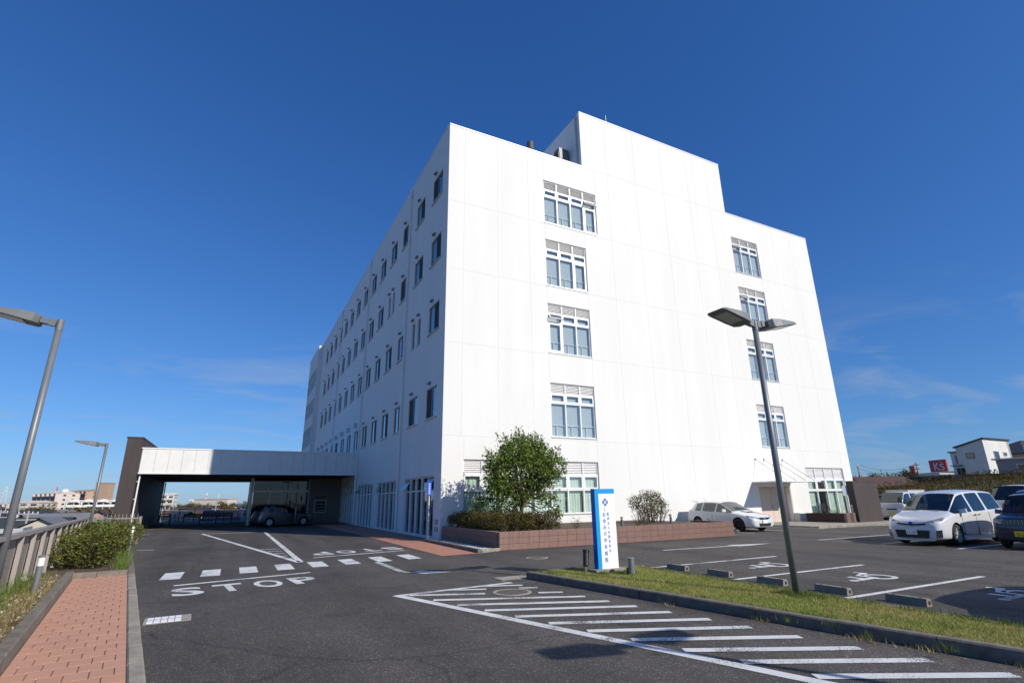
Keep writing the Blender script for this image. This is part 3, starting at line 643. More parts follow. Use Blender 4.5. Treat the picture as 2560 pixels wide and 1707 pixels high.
first = {0: True, 1: True}
for fl_, k, v0, v1, z0, z1 in l_win:
    side = 1 if (fl_, k) in dark_near or (k > 3 and (k * 7 + fl_ * 3) % 10 != 3) else 0
    if first[side]: w = proto[side]; first[side] = False
    else: w = copy_tree(proto[side], HO)
    w.location = (-.045, v0, z0)
    if fl_ == 0 and k >= 6: link('vent_hood', bigh, HO, (0, v0 + .9, z1 + .42))
    else: link('vent_hood', hood, HO, (0, v0 + 1.05, z1 + .24))
for fl_, a, b, z0, z1 in l_slit:
    w = part('window', lframe(a + .004, b - .004, z0 + .004, z1 - .004, .035, .09, .17), 'bronze_frame', HO)
    part('pane', MB().box(.12, .128, a + .04, b - .04, z0 + .04, z1 - .04), 'window_glass', w); part('curtain', MB().box(.24, .25, a, b, z0, z1), 'curtain', w)  # same dark backing for the unlit room
    part('sill', MB().box(-.05, .09, a - .05, b + .05, z0 - .04, z0), 'aluminium', w); link('vent_hood', hood, HO, (0, a + .3, z1 + .22))
# downpipes
for v, zb in ((7.02, .05), (19.0, .1), (32.6, 4.9), (47.4, 4.9)):
    mb = MB().tube((-.10, v, zb), (-.10, v, 21.0), .065, 10).tube((-.10, v, 21.0), (-.10, v, 21.6), .085, 10)
    for i in range(12):
        z = 1.2 + i * 1.7
        if z > zb: mb.box(-.17, 0, v - .03, v + .03, z, z + .04)
    part('downpipe', mb, 'white_metal', HO)
# ---- ground-floor glazing on the side
for si, (a, b) in enumerate(shop):
    n = 5; bw = (b - a) / n; mb = lframe(a + .004, b - .004, .05, 2.79, .05, .08, .17)
    for k in range(1, n): wbox(mb, a + bw * k - .04, a + bw * k + .04, .03, .168, .10, 2.74)
    for k in range(n): wbox(mb, a + bw * k + .042, a + bw * (k + 1) - .042, .085, .16, 2.10, 2.17)
    w = part('shop_window', mb, 'white_metal', HO)
    for k in range(n):
        c0, c1 = a + bw * k + .042, a + bw * (k + 1) - .042
        part('pane', MB().box(.12, .128, c0, c1, .10, 2.10), 'shop_glass', w)
        up_ = MB().box(.10, .108, c0, c1, 2.17, 2.74)
        if (si == 0 and k in (0, 4)) or (si == 1 and k == 4) or (si == 2 and k == 4):
            up_.xf(Matrix.Translation((.1, 0, 2.74)) @ Matrix.Rotation(radians(32), 4, 'Y') @ Matrix.Translation((-.1, 0, -2.74)))
        part('top_light', up_, 'shop_glass', w)
vs = [part('vent_slot', MB().box(-.006, .004, .30 + i * .17, .36 + i * .17, .32 + j * .32, .54 + j * .32), 'black', SF) for i in range(3) for j in range(2)]
# ---- far block with glazed bands
FB = part('stair_block', MB().box(-.45, .0, BL + .01, 57.5, 18.8, 21.72).box(-.45, 0, BL + .01, 57.5, 14.75, 16.3).box(-.45, 0, BL + .01, 57.5, 11.15, 12.7).box(-.45, 0, BL + .01, 57.5, 4, 8.6)
          .box(-.453, -.004, BL + .004, BL + .4, 8.55, 18.85).box(-.453, -.004, 57.1, 57.506, 8.55, 18.85).box(0.002, 14, BL + .012, 57.49, 0, 21.7), 'stained_wall', HO)
for z0, z1 in ((16.3, 18.8), (12.7, 14.75), (8.6, 11.15)):
    part('band_back', MB().box(-.25, .0, BL + .42, 57.08, z0 + .003, z1 - .003), 'blind', FB)
    mb = MB()
    for k in range(1, 9): mb.box(-.42, -.33, BL + .4 + k * .966 - .03, BL + .4 + k * .966 + .03, z0, z1)
    for z in (z0 + .02, (z0 + z1) / 2, z1 - .06): mb.box(-.41, -.34, BL + .4, 57.1, z, z + .05)
    part('mullion_grid', mb, 'white_metal', FB)
    for k in range(9): part('pane', MB().box(-.30, -.29, BL + .4 + k * .966 + .01, BL + .4 + (k + 1) * .966 - .01, z0, z1), 'band_glass', FB)
# ---- entrance canopy
CP = part('entrance_canopy', MB().box(-14.0, -.02, 19.36, 35.8, 3.72, 5.20), 'fascia', HO)
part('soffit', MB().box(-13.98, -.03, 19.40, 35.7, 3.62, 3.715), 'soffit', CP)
np_ = 18; pw = 13.94 / np_
FP = MB().box(.006, pw - .006, 0, .05, 3.70, 5.22).mesh('fascia_panel', 'fascia')
for k in range(np_): link('fascia_panel', FP, CP, (-13.97 + k * pw, 19.305, 0))
part('coping', MB().box(-14.03, -.01, 19.27, 19.5, 5.225, 5.30).box(-14.03, -13.85, 19.5, 35.8, 5.225, 5.30), 'white_metal', CP)
part('drip_trim', MB().box(-14.0, -.02, 19.28, 19.37, 3.60, 3.695), 'white_metal', CP)
PY = part('end_wall', MB().box(-14.88, -14.04, 19.1, 35.6, 0, 5.86), 'brown_panel', CP)
part('cap', MB().box(-14.93, -14.0, 19.05, 35.65, 5.865, 5.95), 'brown_panel', PY)
for k in range(8): part('cladding_board', MB().box(-14.045, -14.02, 19.15 + k * 2.05, 21.15 + k * 2.05, .05, 5.84), 'brown_panel', PY)
for k in range(2): part('cladding_board', MB().box(-14.87 + k * .415, -14.46 + k * .415, 19.08, 19.098, .05, 5.85), 'brown_panel', PY)
dp = MB().tube((-13.90, 19.55, .05), (-13.90, 19.55, 3.6), .05, 10)
for z in (.8, 2.0, 3.1): dp.box(-14.02, -13.86, 19.52, 19.58, z, z + .04)
part('downpipe', dp, 'white_metal', CP)
dp = MB().tube((-13.92, 35.3, .05), (-13.92, 35.3, 3.6), .045, 8); part('downpipe', dp, 'white_metal', CP)
# ---- entrance vestibule under the canopy
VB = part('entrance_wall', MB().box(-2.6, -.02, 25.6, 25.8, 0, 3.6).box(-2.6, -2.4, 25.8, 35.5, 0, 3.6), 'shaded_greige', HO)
part('notice_board', MB().box(-2.05, -1.18, 25.55, 25.598, .88, 1.78), 'black', VB); nb_ = part('notice_frame', MB().frame(-2.10, -1.13, .83, 1.83, .05, 25.53, 25.599), 'aluminium', VB)
for k in range(3): part('notice_slat', MB().box(-2.04, -1.19, 25.54, 25.549, 1.0 + k * .25, 1.02 + k * .25), 'aluminium', VB)
part('name_plate', MB().box(-2.0, -1.3, 25.57, 25.599, 2.0, 2.12), 'iron', VB)
VG = part('vestibule', MB().box(-7.0, -6.88, 25.55, 25.67, 0, 3.6).box(-7.0, -6.88, 35.3, 35.42, 0, 3.6).box(-6.88, -2.6, 25.57, 25.65, 2.5, 2.62).box(-5.64, -5.58, 25.57, 25.64, .02, 2.5).box(-4.77, -4.71, 25.57, 25.64, .02, 2.5).box(-3.91, -3.85, 25.57, 25.64, .02, 2.5).box(-2.66, -2.6, 25.56, 25.6, 0, 3.6).box(-6.98, -6.9, 25.67, 35.3, 2.5, 2.62), 'aluminium', HO)
xs = [-6.88, -5.61, -4.74, -3.88, -2.62]
for a, b in zip(xs, xs[1:]):
    part('pane', MB().box(a + .03, b - .03, 25.60, 25.61, .03, 2.5), 'dark_glass', VG); part('pane', MB().box(a + .005, b - .005, 25.60, 25.61, 2.62, 3.58), 'dark_glass', VG)
for k in range(4): part('pane', MB().box(-6.95, -6.94, 25.7 + k * 2.4, 28.05 + k * 2.4, .03, 3.58), 'dark_glass', VG)
part('canopy_post', MB().box(-7.12, -7.01, 25.0, 25.11, .0, 3.61), 'white_metal', HO)
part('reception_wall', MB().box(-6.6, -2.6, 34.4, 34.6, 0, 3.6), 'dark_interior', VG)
# benches and glass balustrade beyond the canopy
for lb, x0, x1, y in (('long dark slatted bench under the entrance canopy', -3.6, .1, 54.0), ('short dark slatted bench beside the brown canopy wall', -5.5, -4.6, 55.2)):
    t = thing('bench', lb, 'bench', (x0, y, 0)); L = x1 - x0; nl = 4 if L > 2 else 2
    for k in range(nl): part('leg', MB().box(k * (L - .08) / (nl - 1), k * (L - .08) / (nl - 1) + .08, 0, .45, 0, .78), 'black', t)
    for k in range(4): part('seat_slat', MB().box(0, L, .02 + k * .11, .10 + k * .11, .42, .45), 'black', t)
    for k in range(3): part('back_slat', MB().box(0, L, .44, .47, .58 + k * .10, .66 + k * .10), 'black', t)
t = thing('glass_balustrade', 'glass balustrade with grey posts at the far edge beyond the canopy', 'balustrade', (-5.4, 57.6, 0))
for k in range(7):
    part('post', MB().box(k * 1.18, k * 1.18 + .06, 0, .06, 0, 1.22), 'grey_post', t)
    if k < 6: part('pane', MB().box(k * 1.18 + .06, (k + 1) * 1.18, .025, .035, .12, 1.15), 'clear_glass', t)
part('top_rail', MB().box(0, 7.14, -.005, .065, 1.222, 1.27), 'grey_post', t)

# ================================================================== PLANTER, SIGN, LAMPS, FENCE
def rib_block(w, h, nr, m):
    mb = MB(); pts = []
    for i in range(nr):
        a = w * i / nr; p_ = w / nr; pts += [(a + p_ * .10, .012), (a + p_ * .22, 0), (a + p_ * .72, 0), (a + p_ * .84, .012)]
    pts = [(0.003, .012)] + pts + [(w - .003, .012)]; k = len(pts); g = .004
    mb.add([(x, y, g) for x, y in pts] + [(x, y, h - g) for x, y in pts] + [(0.003, .15, g), (w - .003, .15, g), (0.003, .15, h - g), (w - .003, .15, h - g)],
           [(i, i + 1, k + i + 1, k + i) for i in range(k - 1)] + [tuple(range(k, 2 * k)) + (2 * k + 3, 2 * k + 2), (0, k, 2 * k + 2, 2 * k), (k - 1, 2 * k + 1, 2 * k + 3, 2 * k - 1)])
    return mb.mesh('ribbed_block', m)
RB = rib_block(.395, .2, 8, 'ribbed_block')
PL = thing('planter_wall', 'low wall of ribbed reddish concrete blocks before the hospital front', 'planter wall', (8.28, 17.15, 0))
part('core', MB().box(.03, 11.5, .04, .14, 0, .585).box(.03, .14, .14, 5.72, 0, .585).box(11.36, 11.46, .14, 2.4, 0, .585), 'dark_block', PL)
for j in range(3):
    for i in range(29): link('ribbed_block', RB, PL, (.02 + i * .396, 0, .005 + j * .2))
    for i in range(14): link('ribbed_block', RB, PL, (0, .21 + (i + 1) * .396 - .02, .005 + j * .2), (0, 0, radians(-90)))
    for i in range(5): link('ribbed_block', RB, PL, (11.52, .2 + i * .396, .005 + j * .2), (0, 0, radians(90)))
struct('planter_soil', MB().box(8.44, 19.62, 17.31, 22.98, 0, .53), 'soil')
PL2 = thing('planter_wall', 'short ribbed block planter beside the dark brown slab wall', 'planter wall', (32.1, 19.62, .1))
part('core', MB().box(.03, 1.0, .03, 2.5, 0, .50).box(.03, 1.0, .03, .1, .5, .505), 'dark_block', PL2)
for j in range(3):
    for i in range(2): link('ribbed_block', RB, PL2, (.02 + i * .5, 0, j * .17), (0, 0, 0))
part('side_face', MB().box(0, .028, .16, 2.5, 0, .51), 'dark_block', PL2)  # dark tone paints in the shade on this flank
t = thing('slab_wall', 'free-standing dark brown slab wall at the right end of the hospital', 'wall', (33.15, 19.5, .1))
part('slab', MB().box(0, 2.45, 0, .42, 0, 2.32), 'brown_panel', t); part('cap', MB().box(-.02, 2.47, -.02, .44, 2.322, 2.36), 'brown_panel', t)
tag(part('concrete_block', MB().box(0, .75, -.35, .02, 0, .5).box(.03, .72, -.36, -.352, .03, .47), 'white_wall', None, (32.15, 22.94, .1)), 'low white block against the wall beside the service door', 'block')

# ---- foliage builders
def crown_points(blobs, n, rng, shell=.45):
    w = np.array([b[3] * b[4] * b[5] for b in blobs]) ** .75; w /= w.sum(); out = []
    for b, k in zip(blobs, rng.multinomial(n, w)):
        d = rng.normal(size=(k, 3)); d /= np.linalg.norm(d, axis=1)[:, None]; r = rng.uniform(shell ** 3, 1, k) ** (1 / 3)
        out.append(np.array(b[:3]) + d * r[:, None] * np.array(b[3:6]))
    return np.concatenate(out)
def clumps(P, k, sd, rng): return np.repeat(P, k, 0) + rng.normal(0, sd, (len(P) * k, 3))
def limb(mb, a, b, r0, r1, rng, n=4, wob=.06):
    a = np.array(a, float); b = np.array(b, float); pts = [a + (b - a) * i / n + (rng.normal(0, wob, 3) * np.linalg.norm(b - a) * .5 if 0 < i < n else 0) for i in range(n + 1)]
    for i in range(n): mb.tube(pts[i], pts[i + 1], r0 + (r1 - r0) * i / n, 6, r0 + (r1 - r0) * (i + 1) / n, cap=False)
    return pts
def tree(name, label, cat, loc, blobs, trunk_h, r, nclump, leaf, m, seed, k=9, sd=.09, nb=16, group=None, upbias=.4, up_twigs=0):
    rng = np.random.default_rng(seed); t = thing(name, label, cat, loc, group=group); mb = MB()
    top = (rng.normal(0, .06), rng.normal(0, .06), trunk_h); limb(mb, (0, 0, -.05), top, r, r * .7, rng)
    C = crown_points(blobs, nclump, rng)
    tips = C[rng.choice(len(C), nb, replace=False)]
    for q in tips:
        p_ = limb(mb, np.array(top) - [0, 0, rng.uniform(0, trunk_h * .45)], q, r * .42, r * .06, rng)
        for _ in range(2):
            s = p_[rng.integers(1, 4)]; limb(mb, s, s + (q - s) * .8 + rng.normal(0, .3, 3) * np.linalg.norm(q - s) * .5, r * .16, r * .03, rng, 3)
    part('trunk', mb, 'bark', t, smooth=True)
    L = clumps(C, k, sd, rng)
    if up_twigs:       # upright leafy shoots above the outline
        for _ in range(up_twigs):
            q = C[rng.integers(len(C))]; n = rng.integers(10, 22); s = np.linspace(0, rng.uniform(.25, .6), n)
            L = np.concatenate([L, q + np.stack([rng.normal(0, .025, n) + s * rng.normal(0, .2), rng.normal(0, .025, n) + s * rng.normal(0, .2), s + .1], 1)])
    o = link('crown', leaf_mesh('crown', L, leaf, m, rng, upbias, .42), t); return t
def shrub(name, label, cat, loc, blobs, n, leaf, m, seed, stems=14, group=None, k=7, sd=.05, floor=.0):
    rng = np.random.default_rng(seed); t = thing(name, label, cat, loc, group=group); C = crown_points(blobs, n, rng, .6); C = C[C[:, 2] > floor]
    L = clumps(C, k, sd, rng); mb = MB()
    for q in C[rng.choice(len(C), min(stems, len(C)), replace=False)]: limb(mb, (q[0] * .75 + rng.normal(0, .05), q[1] * .75 + rng.normal(0, .05), -.02), q, .014, .005, rng, 3)
    part('stems', mb, 'bark', t, kind='stuff'); link('foliage', leaf_mesh('foliage', L[L[:, 2] > floor - .03], leaf, m, rng, .4, .5), t); return t
tree('evergreen_tree', 'bushy round evergreen tree in the planter before the hospital windows', 'tree', (10.75, 20.0, .53),
     [(-.1, 0, 2.4, 1.25, 1.1, 1.05), (-.95, .1, 2.15, .75, .8, .95), (.95, -.1, 2.3, .95, .9, .9), (-.25, .1, 3.3, .6, .6, .6), (1.55, 0, 2.45, .55, .6, .55), (-.45, -.1, 1.3, .8, .6, .42), (1.1, -.2, 1.1, .6, .45, .35), (-.75, 0, 3.0, .5, .5, .55), (.6, .1, 3.35, .5, .5, .55), (1.35, -.2, .62, .32, .3, .25), (.35, 0, 2.9, .6, .6, .5), (-1.35, 0, 2.6, .4, .4, .5), (1.3, .1, 3.0, .4, .4, .4), (-1.2, 0, 1.5, .4, .4, .3)], 1.35, .10, 620, .125, 'tree_leaf', 11, k=24, sd=.10, nb=44, up_twigs=110)
shrub('leafy_shrub', 'dark leafy shrub at the left foot of the evergreen tree', 'shrub', (9.3, 20.4, .53), [(0, 0, .75, .75, .5, .6), (.9, .1, .6, .6, .5, .5)], 300, .10, 'tree_leaf', 12, k=8, sd=.07)
shrub('azalea_hedge', 'low brownish azalea hedge along the left end of the planter', 'hedge', (9.3, 18.2, .53), [(-.55 + i * .37, .05 + .1 * sin(i * 2), .32 + .05 * cos(i * 3), .42, .5, .34) for i in range(7)] + [(-.5, .8 + i * .55, .33, .45, .45, .34) for i in range(7)] + [(.6, .9, .35, .7, .7, .33), (1.2, .6, .3, .5, .5, .3)], 3200, .06, 'azalea_leaf', 13, stems=60, k=9, sd=.045)
shrub('deciduous_bush', 'thin yellowish bush in the planter right of the sign', 'bush', (17.5, 20.0, .53), [(0, 0, .85, .95, .6, .6), (.45, 0, .6, .75, .5, .5), (-.75, 0, .95, .35, .3, .25), (.3, 0, 1.15, .4, .4, .25)], 620, .07, 'bush_leaf', 14, stems=60, k=7, sd=.07)
# thin dry shoots along the planter
for i in range(15):
    x = 11.4 + i * .55; q = np.random.default_rng(100 + i)
    if 16.4 < x < 18.6: continue
    t = thing('dry_shoot', 'thin dry shoot with small leaves along the planter edge', 'plant', (x + q.uniform(-.2, .2), 17.9 + q.uniform(-.3, 1.2), .53), group='dry shoots in the ribbed planter'); mb = MB(); L = []
    for _ in range(7):
        e = np.array([q.normal(0, .16), q.normal(0, .12), q.uniform(.15, .48)]); pts = limb(mb, (0, 0, -.02), e, .006, .002, q, 3, .15)
        L.append(np.array(pts[1:]).repeat(4, 0) + q.normal(0, .03, (12, 3)))
    part('stems', mb, 'bark', t, kind='stuff'); link('leaves', leaf_mesh('leaves', np.concatenate(L), .045, 'bush_leaf', q, .3, .5), t)
t = thing('weed_patch', 'dry weeds growing in the short planter by the right-hand window', 'plant', (32.65, 20.9, .6)); q = np.random.default_rng(5); mb = MB(); L = []
for _ in range(26):
    b0 = np.array([q.uniform(-.4, .4), q.uniform(-1.1, 1.1), 0]); pts = limb(mb, b0, b0 + [q.normal(0, .12), q.normal(0, .2), q.uniform(.1, .42)], .007, .003, q, 3, .15); L.append(np.array(pts).repeat(4, 0) + q.normal(0, .04, (16, 3)))
part('stems', mb, 'bark', t, kind='stuff'); link('leaves', leaf_mesh('leaves', np.concatenate(L), .05, 'bush_leaf', q, .3, .5), t)
for x, y, lb in ((14.3, 18.0, 'dark bollard light in the planter just right of the sign'), (17.9, 19.0, 'dark bollard light in the planter behind the yellowish bush')):
    t = thing('bollard_light', lb, 'bollard light', (x, y, .53), group='bollard lights in the planter')
    part('post', MB().tube((0, 0, 0), (0, 0, .28), .055, 12), 'lamp_head', t); part('lens', MB().tube((0, 0, .28), (0, 0, .36), .05, 12), 'lamp_lens', t); part('cap', MB().lathe([(.06, 0), (.06, .03), (.001, .045)], (0, 0, .36), 12), 'lamp_head', t)

# ---- hospital sign
SG = thing('hospital_sign', 'tall white sign pillar with blue edge and Japanese lettering on the grass', 'sign', (7.42, 10.27, .085))
part('base', MB().box(-.14, .66, -.12, .34, 0, .075), 'concrete', SG)
bd = part('board', MB().box(.105, .56, 0, .15, .076, 1.69), 'sign_white', SG)
part('edge_strip', MB().box(.0, .104, -.002, .152, .076, 1.80), 'sign_blue', SG); part('top_strip', MB().box(.105, .562, -.002, .152, 1.691, 1.80), 'sign_blue', SG); part('side_face', MB().box(-.006, -.001, .0, .15, .077, 1.80), 'sign_side_blue', SG)
for i, ch in enumerate('おゆみの中央病院'):
    link('lettering', scale_mesh(text_mb(ch, 1, 'sign_ink', off=.012), .082, .10 if i != 3 else .085), bd, (.235, -.003, 1.225 - i * .138), (radians(90), 0, 0))
for i, ch in enumerate('医療法人社団淳英会'):
    link('lettering', scale_mesh(text_mb(ch, 1, 'sign_ink', off=.012), .055, .065), bd, (.345, -.003, 1.235 - i * .098), (radians(90), 0, 0))
clov = MB()
for k in range(4):
    a = k * pi / 2 + pi / 2; c_, s_ = cos(a), sin(a)
    pet = [(0.006, .0), (.040, .022), (.044, .042), (.030, .052), (.016, .044), (0.006, .052)]   # heart half
    heart = [(-.0, .014), (.026, .034), (.031, .050), (.024, .062), (.010, .064), (0, .056), (-.010, .064), (-.024, .062), (-.031, .050), (-.026, .034)]
    clov.add([(x * s_ + y * c_, -.003, y * s_ - x * c_) for x, y in heart], [tuple(range(len(heart)))])
clov.xf(Matrix.Translation((.285, 0, 1.50)) @ Matrix.Scale(1.25, 4)); part('emblem', clov, 'sign_ink', bd)
st_ = [(.265, 1.395), (.252, 1.36), (.254, 1.325), (.275, 1.295)]
part('emblem_stem', MB().path([(x, -.003, z) for x, z in st_], .004, 5), 'sign_ink', bd)
# ---- spotlights at the sign
t = thing('spotlight', 'black cylindrical spotlight at the left foot of the hospital sign', 'spotlight', (7.22, 10.5, .085))
part('housing', MB().tube((.02, 0, .14), (.08, .06, .44), .065, 14).tube((.075, .055, .42), (.085, .063, .47), .075, 14), 'black', t); part('bracket', MB().box(-.03, .05, -.02, .02, .0, .20).tube((0, 0, 0), (0, 0, .03), .06, 10), 'iron', t)
t = thing('spotlight', 'grey cylindrical spotlight standing in the grass right of the sign', 'spotlight', (7.87, 9.72, .07))
part('housing', MB().tube((.02, 0, .04), (.02, 0, .33), .072, 16).tube((.02, 0, .33), (.02, 0, .35), .076, 16), 'grey_post', t); part('bracket', MB().box(-.09, -.05, -.03, .03, 0, .16).tube((-.07, 0, .12), (0, 0, .12), .02, 8), 'black', t); part('cable', MB().path([(-.07, 0, .1), (-.16, .03, .1), (-.2, .06, .05), (-.16, .1, .0)], .008, 5), 'black', t)

# ---- street lamps
def lamp_head(t, sgn, z, pole_r):
    """LED head on a short knuckle; sgn: direction along local x"""
    M = Matrix.Translation((sgn * (pole_r + .02), 0, z)) @ Matrix.Rotation(-sgn * radians(9), 4, 'Y')
    kn = MB().box(-.02, .26, -.04, .04, -.06, .06).box(.08, .2, -.055, .055, -.05, .05)
    if sgn < 0: kn.v = [(-x, y, zz) for x, y, zz in kn.v]; kn.f = [f[::-1] for f in kn.f]
    kn.xf(M); k_ = part('knuckle', kn, 'grey_post', t)
    pr = [(.20, -.12, -.09, .05), (.27, -.20, -.095, .075), (.50, -.215, -.085, .06), (.93, -.215, -.06, -.005), (1.0, -.19, -.055, -.035)]
    hd = MB(); vs = []
    for x, y, zb, zt in pr: vs += [(x, y, zb), (x, -y, zb), (x, -y * .86, zt), (x, y * .86, zt)]
    fs = [(0, 1, 2, 3)] + [(4 * i + a, 4 * i + b, 4 * i + 4 + b, 4 * i + 4 + a) for i in range(4) for a, b in ((1, 0), (2, 1), (3, 2), (0, 3))] + [(19, 18, 17, 16)]
    hd.add(vs, fs)
    for i in range(5): hd.box(.34 + i * .035, .355 + i * .035, -.05, .05, .04, .085 - i * .004)
    le = MB().add([(.42, -.15, -.098), (.42, .15, -.098), (.86, .15, -.071), (.86, -.15, -.071), (.42, -.15, -.07), (.42, .15, -.07), (.86, .15, -.05), (.86, -.15, -.05)], [(0, 1, 2, 3), (0, 4, 5, 1), (2, 6, 7, 3), (1, 5, 6, 2), (3, 7, 4, 0)])
    for q in (hd, le):
        if sgn < 0: q.v = [(-x, y, zz) for x, y, zz in q.v]; q.f = [f[::-1] for f in q.f]
        q.xf(M)
    h_ = part('lamp_head', hd, 'lamp_head', t); part('lens', le, 'lamp_lens', h_)
def lamp(label, loc, h, r, heads, group=None, rz=0):
    t = thing('street_lamp', label, 'street lamp', loc, rz, group)
    part('pole', MB().tube((0, 0, 0), (0, 0, h - .18), r * 1.12, 16, r), 'grey_post', t, smooth=True)
    part('collar', MB().tube((0, 0, h - .2), (0, 0, h), r * 1.06, 16).tube((0, 0, h - .17), (r * 1.3, 0, h - .17), .008, 5).tube((0, 0, h - .10), (-r * 1.3, 0, h - .10), .008, 5), 'grey_post', t)
    for s in heads: lamp_head(t, s, h - .07, r)
    return t
lamp('tall grey lamp pole with two heads standing on the grass island', (8.74, 6.44, .03), 4.96, .052, (-1, 1), 'twin lamps on the grass island')
lamp('grey twin-headed lamp on the island behind the camera, only its shadow in view', (7.98, -1.3, .03), 4.96, .052, (-1, 1), 'twin lamps on the grass island')
lamp('grey lamp pole with single head at the left edge of the photo', (-3.22, 11.8, .08), 4.86, .052, (-1,), 'single lamps along the fence')
lamp('grey lamp pole with single head behind the hedge, near the brown canopy wall', (-5.02, 27.5, .08), 4.08, .052, (-1,), 'single lamps along the fence')

# ---- fence on the left: rail, posts, infill panels, then a return of spiked pickets
FD = Vector((-.1186, .9929)); F0 = Vector((-3.50, 13.49)); fa = math.atan2(FD.y, FD.x)
FN = thing('metal_fence', 'beige metal fence with wide top rail and solid panels along the left edge', 'fence', (F0.x - FD.x * 18.2, F0.y - FD.y * 18.2, .1), fa)
Lf = 33.2; part('top_rail', MB().box(-.1, Lf, -.09, .06, 1.04, 1.11), 'fence_paint', FN); part('bottom_rail', MB().box(-.1, Lf, .0, .05, .10, .16), 'fence_paint', FN)
fp = MB().box(-.035, .035, -.085, -.015, 0, 1.038).mesh('post', 'fence_paint'); fpan = MB().box(.04, 1.36, .018, .030, .165, 1.0).mesh('panel', 'fence_panel')
for k in range(25):
    link('post', fp, FN, (k * 1.4, 0, 0))
    if k < 24: link('panel', fpan, FN, (k * 1.4, 0, 0))
e0 = F0 + FD * (Lf - 18.2)
FN2 = thing('picket_fence', 'short run of beige spiked railings between the fence corner and the brown canopy wall', 'fence', (e0.x, e0.y, .1), radians(-12))
part('rail', MB().box(0, 1.9, -.02, .03, 1.00, 1.05).box(0, 1.9, -.02, .03, .18, .22), 'fence_paint', FN2); part('post', MB().box(1.86, 1.94, -.05, .05, 0, 1.10), 'fence_paint', FN2)
pk = MB().tube((0, .005, .1), (0, .005, 1.16), .011, 6).tube((0, .005, 1.16), (0, .005, 1.22), .011, 6, .001).mesh('picket', 'fence_paint')
for k in range(13): link('picket', pk, FN2, (.1 + k * .14, 0, 0))
# ---- bollards on the bed
def bollard(label, x, y, h, r, bands):
    t = thing('bollard', label, 'bollard', (x, y, .1)); part('post', MB().tube((0, 0, 0), (0, 0, h - .1), r, 14), 'grey_post', t, smooth=False)
    for z0, z1 in bands: part('reflective_band', MB().tube((0, 0, z0), (0, 0, z1), r * 1.06, 14), 'sign_white', t)
    part('cap', MB().lathe([(r * 1.08, 0), (r * 1.08, .025), (r * .7, .04), (.001, .045)], (0, 0, h - .1), 14), 'grey_post', t)
bollard('grey bollard with one white band among dry weeds beside the tiled path', -2.98, 13.0, .78, .05, [(.54, .68)])
bollard('slim post with three white reflective bands at the end of the hedge', -2.55, 19.7, 1.05, .035, [(.62, .74), (.78, .86), (.90, .95)])
# ---- hedge, weeds
shrub('hedge', 'dense green hedge between the fence and the road at the end of the path', 'hedge', (-3.2, 19.8, .1),
      [(-.55, -1.5, .50, .50, .6, .48), (.1, -1.6, .58, .55, .6, .55), (.35, -.7, .70, .45, .9, .55), (-.2, -.2, .75, .6, 1.0, .55), (-.75, .2, .62, .5, 1.1, .55), (-.35, 1.4, .78, .7, 1.2, .52), (.1, 2.4, .75, .55, 1.2, .45), (-.7, 3.6, .75, .6, 1.4, .45), (-.25, 5.0, .7, .6, 1.3, .42), (-.9, 6.5, .6, .6, 1.2, .4)], 1900, .075, 'hedge_leaf', 21, stems=160, k=11, sd=.075).scale = (.92, 1, .86)
q = np.random.default_rng(8); Q = []
for _ in range(420):
    s = q.uniform(-6, 9.4); w_ = 1.2 + abs(q.normal(0, .5)); x, y = pp(s, min(w_, 2.3)); nb = q.integers(8, 22); Q.append(np.stack([q.normal(x, .05, nb), q.normal(y, .07, nb), np.full(nb, .1)], 1))
P = np.concatenate(Q)
o = link('dry_grass', blade_mesh('dry_grass', P, .22, .011, 'straw', q, 1.1)); o['kind'] = 'stuff'; tag(o, 'dry straw-coloured weeds along the fence beside the path', 'grass')
Q = []
for _ in range(110):
    s = q.uniform(4.5, 9.6); x, y = pp(s, q.uniform(1.5, 2.4)); nb = q.integers(10, 26); Q.append(np.stack([q.normal(x, .05, nb), q.normal(y, .06, nb), np.full(nb, .1)], 1))
for _ in range(60):
    s = q.uniform(9.7, 20); x, y = pp(s, q.uniform(.02, .25)); nb = q.integers(8, 20); Q.append(np.stack([q.normal(x, .04, nb), q.normal(y, .08, nb), np.full(nb, .1)], 1))
o = link('tall_grass', blade_mesh('tall_grass', np.concatenate(Q), .36, .012, 'tuft_blade', q, .8)); o['kind'] = 'stuff'; tag(o, 'taller green grass by the fence near the white banded bollard', 'grass')
x = rng.uniform(-6, 9.3, 2600); w_ = 1.2 + np.abs(rng.normal(0, .45, 2600)); P = np.stack([P0.x + PD.x * x + PN.x * w_, P0.y + PD.y * x + PN.y * w_, rng.uniform(.11, .26, 2600)], 1)
o = link('dead_leaves', leaf_mesh('dead_leaves', P, .05, 'pale_weed', rng, 1.2, .6)); o['kind'] = 'stuff'; tag(o, 'pale dead leaves and litter among the weeds along the fence', 'leaf litter')
